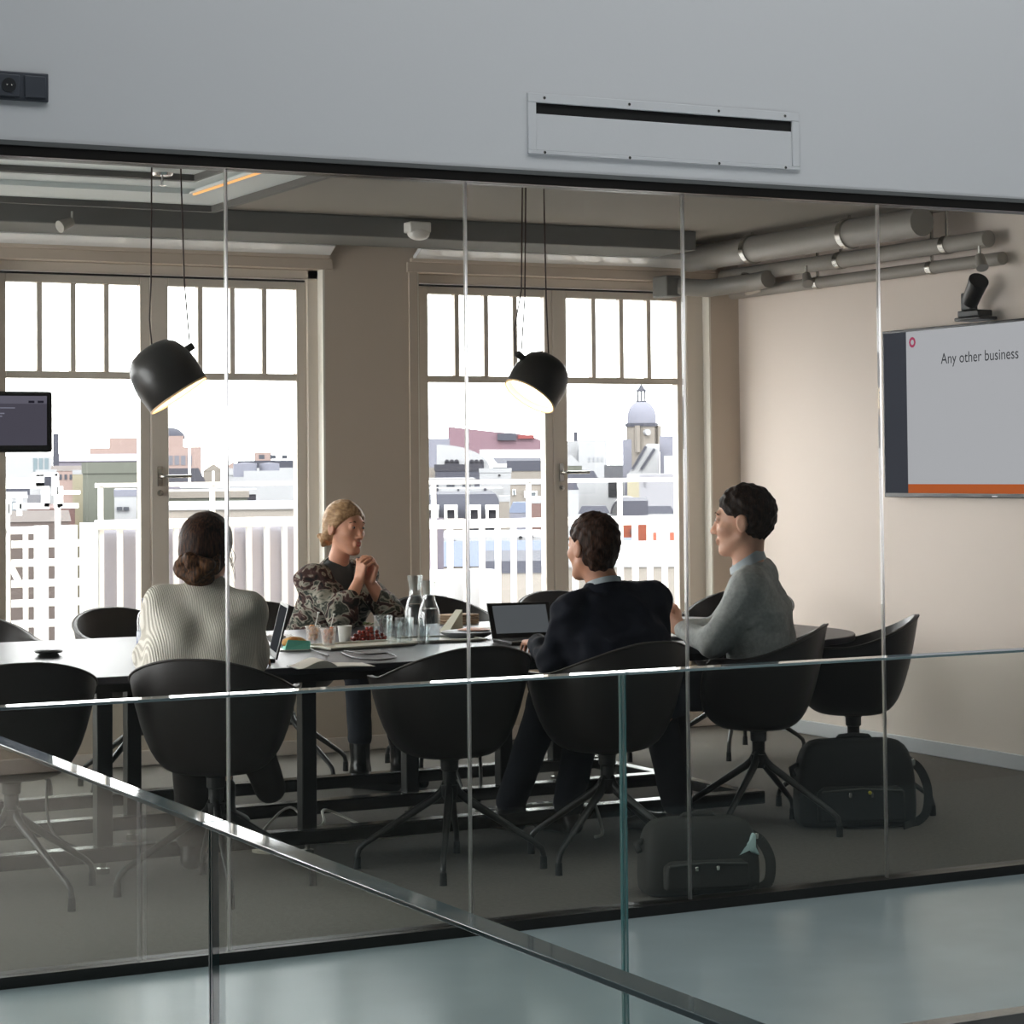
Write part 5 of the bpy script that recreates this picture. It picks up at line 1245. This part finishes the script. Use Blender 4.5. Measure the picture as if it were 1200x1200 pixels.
house('roof_cabin', 'dark windowed roof cabin with white corner posts', 42, 66, 558, 52, 4, c_white, c_white, .15, 'flat', [(51, 63, 558, 569)], (88, 90, 104))
house('garden_house', 'small white domed summer house on a roof at far left', 4, 32, 584, 42, 4, c_white, c_white, sz(6, 42), 'gable', [(7, 20, 588, 600)], (150, 160, 170))
house('terrace_house', 'dark slate roofed house behind the white stair frame', 22, 48, 592, 45, 6, c_dk, c_dk, sz(10, 45), 'gable')
house('tiled_house', 'brown tiled house roof with ridge above the balcony gate', 0, 82, 612, 30, 5, c_tile, c_tile, sz(9, 30), 'gable')
house('brick_house', 'reddish brown gable wall left of the green grey block', 32, 88, 596, 36, 6, cm('redbrown', (138, 108, 106)), None)
house('stucco_block', 'green grey stuccoed block behind the balcony posts', 97, 168, 555, 40, 10, c_green, c_green, .2, 'flat')
house('stair_tower', 'narrow cream stair tower at the corner of the green grey block', 85, 97, 556, 39, 5, c_cream, c_white, .1, 'flat')
house('boiler_house', 'small white plant house with pipes before the green grey block', 134, 160, 582, 33, 4, c_white, c_lav, .1, 'flat', wr(136, 152, 594, 598, 2, .8))
# far, right leaf of the left window
t = house('domed_block', 'hazy brick building with grey dome left of the flagpoles', 190, 215, 511, 230, 20, c_brick)
lfq = lf(202.5, 511, LASTD[0])[2]
MB().lathe([(sz(17, 230)*math.cos(a), sz(13, 230)*math.sin(a)) for a in [k*pi/2/8*.98 for k in range(9)]], 20, (lfq(199, 514)[0], 4, lfq(199, 514)[1])).build('dome', c_slate, t, smooth='auto')
house('office_block', 'hazy pink brick office block below the grey dome', 190, 236, 524, 205, 20, c_brick, None, wins=wr(196, 226, 534, 545, 4, .7), wcol=(150, 152, 165))
house('mansard_house', 'dark mansard roofed house below the hazy pink block', 190, 240, 565, 110, 12, c_brick, c_dk, sz(15, 110), 'mansard')
house('church_row', 'hazy beige gabled houses between the flagpoles', 238, 262, 552, 160, 10, c_beige, c_beige, sz(8, 160), 'gabley')
house('church_row', 'hazy brick gabled houses right of the second flagpole', 264, 282, 548, 150, 10, c_brick, c_brick, sz(6, 150), 'gabley')
house('rooftop_plant', 'hazy rooftop machinery block behind the round tanks', 278, 346, 540, 130, 8, c_slate, None, wins=wr(300, 340, 533, 538, 3))
house('rooftop_plant', 'upper rooftop cabin on the machinery block', 298, 318, 530, 132, 5, c_brick)
for lab, xa, xb, ytp in (('left round lavender water tank on a white flat roof', 279, 305, 543), ('right round lavender water tank on a white flat roof', 309, 331, 543)):
    a, b = at(xa, ytp, Y=70), at(xb, ytp, Y=70); r = (b.x-a.x)/2
    t = thing('water_tank', lab, 'tank', ((a.x+b.x)/2, 70+r, at(xa, 556, Y=70).z), group='round tanks on the white roof')
    wbuild(MB().lathe([(.01, at(xa, 559, Y=70).z), (r, at(xa, 559, Y=70).z), (r, a.z), (.01, a.z+r*.06)], 28, ((a.x+b.x)/2, 70+r, 0)), 'tank_shell', c_lav, t, smooth='auto')
house('white_block', 'big plain white rooftop block below the round tanks', 287, 352, 566, 62, 14, c_white, c_white, .35, 'flat')
house('white_block', 'low white annex left of the big plain white block', 266, 345, 557, 69.5, 10, c_white, c_white, .25, 'flat')
house('flat_roof_block', 'low mauve rooftop cabin beside the door handle', 190, 213, 570, 60, 8, c_mauve)
house('flat_roof_block', 'white sloped roof with skylights left of the white block', 212, 268, 572, 56, 10, c_white, c_white, sz(6, 56), 'gable')
house('flat_roof_block', 'dark edged skylight strip before the white sloped roof', 235, 300, 580, 50, 3, c_dk, c_white, .12, 'flat')
house('gravel_roof_block', 'long green grey parapet wall left of the white block', 190, 290, 584, 40, 6, c_green, c_beige, .12, 'flat')
house('gravel_roof_block', 'lower grey parapet with pale coping above the balcony rail', 190, 350, 598, 30, 5, c_beige, c_white, .06, 'flat')
for lab, px, y0, D in (('tall white flagpole left of the seam in the left window', 222, 520, 90), ('shorter thin flagpole with dark foot near the seam', 260, 535, 100), ('thin mast right of the first flagpole', 250, 552, 80)):
    a = at(px, y0, Y=D); t = thing('flagpole', lab, 'pole', (a.x, D, GZ)); wbuild(MB().tube([(a.x, D, GZ), (a.x, D, a.z)], sz(1.3, D), 8), 'pole', M_WHITE, t, smooth='auto')
# right window, left leaf
loc, rz, q = lf(580, 520, 230)
t = thing('opera_house', 'large maroon building with a long curved roofline on the right skyline', 'building', loc, rz)
MB().prism_y([q(525, 545), q(525, 500), q(553, 503), q(580, 506), q(605, 508), q(618, 510), q(632, 515), q(640, 521), q(640, 545)], 0, 30).build('wall', c_maroon, t)
(a, z1), (b, z0) = q(583, 508), q(605, 516); MB().box(a, b, -.5, 0, z0, z1).build('window_band', c_slate, t)
(a, z1), (b, z0) = q(607, 510), q(626, 514); MB().box(a, b, -.4, 0, z0, z1).build('sign_band', cm('redband', (176, 92, 92)), t)
BOXES.append((525, 640, 230, 262))
house('apartment_block', 'pale hazy block at the left edge of the right window', 495, 527, 514, 200, 15, c_lav)
loc, rz, q = lf(545, 540, 120)
t = thing('vaulted_hall', 'white barrel vaulted hall with dark arched windows', 'building', loc, rz)
(x0, zb_), (x1, _z), zt = q(512, 550), q(574, 550), q(518, 521)[1]
MB().prism_y([(x0+(x1-x0)*math.sin(a), zb_+(zt-zb_)*math.cos(a)) for a in [pi/2*(1-k/14) for k in range(15)]]+[(x0, zb_)], 0, 20).build('gable_wall', c_white, t)
MB().box(x0, x1, .2, 20, 0, zb_).build('wall', c_white, t)
for xa, xb in ((521, 538), (550, 567)):
    (a, z1), (b, z0) = q(xa, 541), q(xb, 548); wm = MB().box(a, b, -.3, 0, z0, z1)
    for k in range(3): wm.lathe([(.01, -.15), ((b-a)/3*.45, -.15), ((b-a)/3*.45, .15), (.01, .15)], 14, (a+(b-a)*(k+.5)/3, -.15, z1), Matrix.Rotation(pi/2, 3, 'X'))
    wm.build('window', c_dk, t)
BOXES.append((510, 576, 120, 141))
loc, rz, q = lf(608, 540, 146)
t = thing('glass_roofed_hall', 'long hall with sloping glass roof right of the white vault', 'building', loc, rz)
(a, z), (b, _z) = q(577, 548), q(645, 548); MB().box(a, b, 0, 16, 0, z).build('wall', c_glassy, t)
p = [q(577, 548)+(0,), q(645, 548)+(0,), q(645, 527, 14)+(14,), q(562, 527, 14)+(14,)]
p = [Vector((s_, y_, z_)) for s_, z_, y_ in p]; dn = Vector((0, 0, .5))
MB().add(p+[v-dn for v in p], [(0, 1, 2, 3), (7, 6, 5, 4), (0, 4, 5, 1), (1, 5, 6, 2), (2, 6, 7, 3), (3, 7, 4, 0)]).build('roof', cm('paleglass', (196, 202, 208), .3), t)
g = [q(583, 547.5, -.4)+(-.4,), q(642, 547.5, -.4)+(-.4,), q(642, 540.5, 3)+(3,), q(577, 540.5, 3)+(3,)]
MB().add([(s_, y_-.5, z_+.25) for s_, z_, y_ in g], [(0, 1, 2, 3)]).build('glazing', c_slate, t)
BOXES.append((562, 646, 146, 163))
house('apartment_block', 'pale beige house wall left of the dark flat roof', 492, 512, 548, 100, 10, c_beige)
house('flat_roof_block', 'dark slate flat roof below the white vault', 510, 566, 552, 95, 12, c_slate, c_dk, .3, 'flat')
house('flat_roof_block', 'grey flat roofed wing below the glass roofed hall', 595, 645, 552, 100, 12, c_beige, c_slate, .5, 'flat')
house('white_house', 'white box house with one small round window', 562, 599, 554, 70, 8, c_white, c_white, .15, 'flat', [(584, 586.5, 556, 558)], (60, 60, 66))
house('white_house', 'low white parapet house at left of the right window', 492, 556, 566, 72, 8, c_white, c_white, .15, 'flat', wr(500, 556, 568, 571, 3, .5))
house('white_house', 'white roof terrace with pots behind the dormers', 496, 590, 573, 60, 6, c_white, None, wins=[(509, 514, 572, 578), (536, 538, 573, 577), (567, 570, 572, 577)], wcol=(90, 92, 100))
house('grey_house', 'grey beige house with small framed window at the centre post', 598, 650, 568, 58, 8, c_beige, c_white, .1, 'flat', [(601, 604, 574, 580), (616, 628, 577, 583)], (90, 92, 104), frames=True)
house('dormer_house', 'dark mansard house with four white framed dormers', 488, 596, 612, 46, 8, c_slate, c_slate, sz(32, 46), 'mansard')
loc, rz, q = lf(542, 612, LASTD[0])
for k, (xa, xb) in enumerate(((502, 511), (524, 533), (551, 560), (572, 581))):
    (a, z1), (b, z0) = q(xa, 597), q(xb, 607); g = .06
    c_ = Vector(loc)+Matrix.Rotation(rz, 3, 'Z')@Vector(((a+b)/2, -.35, z0)); a, b = -(b-a)/2, (b-a)/2; hh = z1-z0
    t = thing('dormer_window', ('first', 'second', 'third', 'fourth')[k]+' white framed dormer from the left on the dark mansard roof', 'dormer', tuple(c_), rz, group='dormers on the dark mansard')
    MB().box(a, b, 0, 1.2, 0, hh).build('cheek', c_dk, t); MB().box(a-g, b+g, -.1, 1.0, hh, hh+.1).box(b, b+g, -.1, .05, -.1, hh).box(a-g, a, -.1, .05, -.1, hh).build('frame', M_WHITE, t)
house('chimney_stack', 'pale banded brick chimney at the right end of the mansard', 585, 597, 588, 42, 1.2, c_beige, c_white, .12, 'flat')
house('blue_grey_house', 'blue grey roofed house right of the pale chimney', 596, 622, 601, 44, 6, c_lav, c_blue, sz(12, 44), 'mansard')
house('brick_house', 'reddish gable right of the blue grey roof', 618, 645, 590, 47, 6, cm('redgable', (158, 128, 124)), c_white, .1, 'flat')
house('white_terrace', 'white roof terrace with vents behind the railing bars', 515, 640, 630, 30, 4, c_white, None, wins=[(524, 529, 634, 637), (532, 534, 633, 635), (608, 612, 628, 631), (620, 625, 627, 630)], wcol=(50, 52, 58))
house('white_terrace', 'grey slatted wall behind the first railing bars', 520, 545, 612, 31, 3, c_beige)
house('metal_roof_house', 'house with blue seamed metal roof behind the railing bars', 520, 645, 664, 24, 2.5, c_beige, c_blue, sz(26, 24), 'gable')
house('beige_house', 'beige rendered wall with long parapet below the blue metal roof', 566, 650, 672, 20, 3, c_beige, c_slate, .12, 'flat', [(582, 592, 712, 722), (600, 612, 710, 724)], (120, 140, 145))
# right window, right leaf
D = 170
ct = thing('clock_tower', 'church clock tower with grey dome and open lantern on the right skyline', 'tower', (at(752, 500, Y=D).x, D, GZ))
cx = at(752, 500, Y=D).x; u = sz(1, D)/1.12*1.1
zt = lambda y: at(752, y, Y=D).z
w = (at(767, 500, Y=D).x-at(738, 500, Y=D).x)/2
pr8 = lambda r, z0, z1: MB().prism([(cx+r*math.cos(pi/8+k*pi/4), D+r*math.sin(pi/8+k*pi/4)) for k in range(8)], z0, z1)
c_stone = cm('stone', (176, 168, 160))  # tower stone lightened too, distance haze painted in
wbuild(pr8(w*1.08, GZ, zt(500)), 'shaft', c_stone, ct)
wbuild(pr8(w*1.16, zt(500), zt(496)), 'cornice', c_slate, ct)
wbuild(MB().lathe([(w*1.02, zt(496)), (w*1.02, zt(490)), (w*.98, zt(484)), (w*.85, zt(478)), (w*.6, zt(473)), (w*.3, zt(470.5)), (.05, zt(470))], 20, (cx, D, 0)), 'dome', c_lav, ct, smooth='auto')
ln = MB()
for k in range(6):
    a = k*pi/3; ln.tube([(cx+w*.28*math.cos(a), D+w*.28*math.sin(a), zt(471)), (cx+w*.28*math.cos(a), D+w*.28*math.sin(a), zt(459))], w*.055, 6)
ln.lathe([(w*.36, zt(459)), (w*.36, zt(457.5)), (w*.2, zt(455)), (.04, zt(450))], 12, (cx, D, 0)); ln.lathe([(.01, zt(471)), (w*.38, zt(471)), (w*.38, zt(469.5)), (.01, zt(469.5))], 12, (cx, D, 0))
wbuild(ln, 'lantern', c_slate, ct, smooth='auto')
wbuild(MB().lathe([(.01, -.3), (w*.22, -.3), (w*.22, .3), (.01, .3)], 20, (cx-w*.25, D-w*1.05, zt(507)), Matrix.Rotation(pi/2, 3, 'X')), 'clock_face', c_white, ct, smooth='auto')
for k, xx in enumerate((-.85, .85)): wbuild(MB().box(cx+xx*w-w*.12, cx+xx*w+w*.12, D-w*1.0, D-w*.7, zt(530), zt(499)), 'buttress', c_stone, ct)
house('apartment_block', 'hazy white block with chimneys right of the pendant lamp', 660, 682, 517, 160, 12, c_white, None)
house('apartment_block', 'hazy pale stepped block left of the clock tower', 678, 711, 516, 155, 12, c_white, None, wins=wr(688, 708, 536, 541, 4, .4), wcol=(190, 195, 205))
house('chimney_stack', 'pair of dark chimneys on the hazy white block', 672, 677, 506, 158, 2, c_slate)
house('gabled_house', 'pale green gabled house above the door handle', 655, 682, 546, 120, 10, c_green, c_white, sz(14, 120), 'gabley')
house('slate_house', 'slate blue roof behind the door handle', 655, 700, 561, 100, 10, c_slate, c_slate, sz(9, 100), 'mansard')
house('shrub_terrace', 'dark planted roof terrace left of the lavender slab', 708, 730, 545, 110, 8, cm('hedge', (118, 120, 128)))
house('lavender_slab', 'narrow lavender slab wall left of the clock tower foot', 729.5, 740, 515, 100, 6, c_lav)
house('lavender_slab', 'lavender chimney slab at the right edge of the right window', 773, 790, 511, 96, 6, c_lav)
house('lavender_slab', 'short pale slab in front of the lavender chimney', 778, 792, 534, 92, 4, c_white)
loc, rz, q = lf(755, 540, 95)
t = thing('steep_roof', 'steep pale roof with two dark ladders below the clock tower', 'roof', loc, rz)
MB().prism_y([q(736, 556), q(758, 520), q(773, 520), q(773, 556)], 0, 5).build('gable', c_white, t)
for a, b in (((741, 550), (757, 523)), ((751, 550), (767, 526))):
    (s0, z0), (s1, z1) = q(*a), q(*b); MB().bar((s0, -.1, z0), (s1, -.1, z1), .12, .1, (0, 1, 0)).build('ladder', c_slate, t)
BOXES.append((735, 773, 95, 100.5))
house('white_house', 'white house with dark grid window left of the pale post', 676, 732, 562, 60, 8, c_white, None, wins=[(713, 730, 565, 582)], wcol=(112, 114, 128))
house('white_house', 'lavender white house with weathered wall at the right window edge', 738, 796, 556, 56, 8, cm('lavwhite', (196, 196, 206)), None, wins=[(755, 757, 563, 570)], wcol=(160, 160, 170))
house('mauve_house', 'small mauve roofed house beside the lock of the right window', 655, 678, 574, 57, 6, c_white, c_slate, sz(10, 57), 'mansard')
house('chimney_stack', 'pale stone chimney with flared top left of the weathered wall', 735, 749, 560, 50, 1.5, c_cream, c_white, .1, 'flat')
loc, rz, q = lf(735, 598, 38)
t = thing('metal_dome', 'half round metal roof between two dark trapezoid roofs', 'roof', loc, rz)
(a, z0), (b, _z) = q(716, 602), q(752, 602); r = (b-a)/2; hh = q(735, 583)[1]-z0; ang = [k*pi/16 for k in range(17)]
MB().prism_y([((a+b)/2+r*math.cos(k), z0+hh*math.sin(k)) for k in ang], 0, 3).build('vault', cm('zinc', (162, 162, 164), .4), t)
MB().prism_y([((a+b)/2+r*1.04*math.cos(k), z0+hh*1.04*math.sin(k)) for k in ang]+[((a+b)/2+r*.92*math.cos(k), z0+hh*.92*math.sin(k)) for k in reversed(ang)], -.2, -.02).build('rim', c_dk, t)
MB().box(a, b, .1, 3, 0, z0).build('wall', c_white, t)
BOXES.append((714, 754, 38, 41.2))
house('trapezoid_roof_house', 'dark trapezoid roof left of the half round metal roof', 678, 714, 602, 37, 4, c_white, c_slate, sz(9, 37), 'mansard')
house('trapezoid_roof_house', 'dark trapezoid roof right of the half round metal roof', 752, 790, 602, 37, 4, c_white, c_slate, sz(9, 37), 'mansard')
house('red_brick_house', 'red brick house front right of the navy jacket head', 726, 759, 612, 28, 4, c_red, c_slate, .3, 'flat', [(738, 741, 620, 626), (745, 748, 632, 638)], (110, 84, 84))
house('drain_stack', 'pale drain stack between the red walls', 753, 757, 606, 27.4, .4, c_white)
house('red_tile_house', 'orange red tiled roof behind the last railing bars', 760, 796, 652, 27, 3, c_white, c_red, sz(28, 27), 'gable')
house('white_cowl', 'white conical roof cowl above the orange red tiles', 769, 785, 622, 26, 1, c_white, c_white, sz(18, 26), 'gabley')
house('beige_house', 'beige rendered house below the red roofs', 655, 800, 665, 21, 4, c_beige, c_white, .15, 'flat', [(765, 775, 700, 720), (778, 788, 700, 720)], (120, 135, 145))
house('blue_grey_house', 'blue grey lean to roof left of the red brick front', 724, 744, 640, 26, 2, c_lav, c_blue, sz(8, 26), 'gable')
# ================================================================== LIGHT
w = bpy.data.worlds.new('World'); SC.world = w; w.use_nodes = True
bg = w.node_tree.nodes['Background']; bg.inputs[0].default_value = (.975, .98, 1., 1); bg.inputs[1].default_value = 10.
sun = bpy.data.lights.new('sun', 'SUN'); sun.energy = 5.; sun.angle = R(4); sun.color = (1, .95, .88)
so = bpy.data.objects.new('sun', sun); C.objects.link(so); so.rotation_euler = (R(48), 0, R(-20))
def area(name, loc, rot, sx, sy, e, col=(1, 1, 1), portal=False):
    l = bpy.data.lights.new(name, 'AREA'); l.shape = 'RECTANGLE'; l.size = sx; l.size_y = sy; l.energy = e; l.color = col
    o = bpy.data.objects.new(name, l); C.objects.link(o); o.location = loc; o.rotation_euler = rot
    if portal: l.cycles.is_portal = True
    return o
for a, b in OP: area('window_portal', ((a+b)/2, WALL_Y+.32, 1.5), (R(-90), 0, 0), b-a, 2.3, 1, portal=True)
area('window_portal_left', (X0-.22, (LW[0]+LW[1])/2, (LW[2]+LW[3])/2), (0, R(-90), 0), LW[3]-LW[2], LW[1]-LW[0], 1, portal=True)
for i, (a, b, c_, d) in enumerate(SKY): area('skylight_daylight', ((a+b)/2, (c_+d)/2, ATR_Z-.02), (0, 0, 0), b-a, d-c_, 132, (.97, 1., 1.))
for i, (lx, lz, rot) in enumerate(()): pass
# ================================================================== CAMERA AND VIEW
cam = bpy.data.cameras.new('camera'); co = bpy.data.objects.new('camera', cam); C.objects.link(co)
cam.sensor_width = 36; cam.lens = FPX*36/1200; cam.shift_y = (CY-600)/1200; cam.clip_end = 2000; cam.clip_start = .05
cx_, cy_ = RGT*_c-UPV*_s, RGT*_s+UPV*_c
Mc = Matrix((cx_, cy_, -FWD)).transposed().to_4x4(); Mc.translation = Vector((0, 0, CAM_Z)); co.matrix_world = Mc
SC.camera = co
vs = SC.view_settings; vs.view_transform = 'Standard'; vs.look = 'None'; vs.gamma = 1; vs.use_curve_mapping = False; vs.exposure = .10
SC.cycles.transparent_max_bounces = 40; SC.cycles.max_bounces = 10; SC.cycles.use_denoising = True
SC.cycles.sample_clamp_indirect = 6; SC.cycles.caustics_reflective = False; SC.cycles.caustics_refractive = False
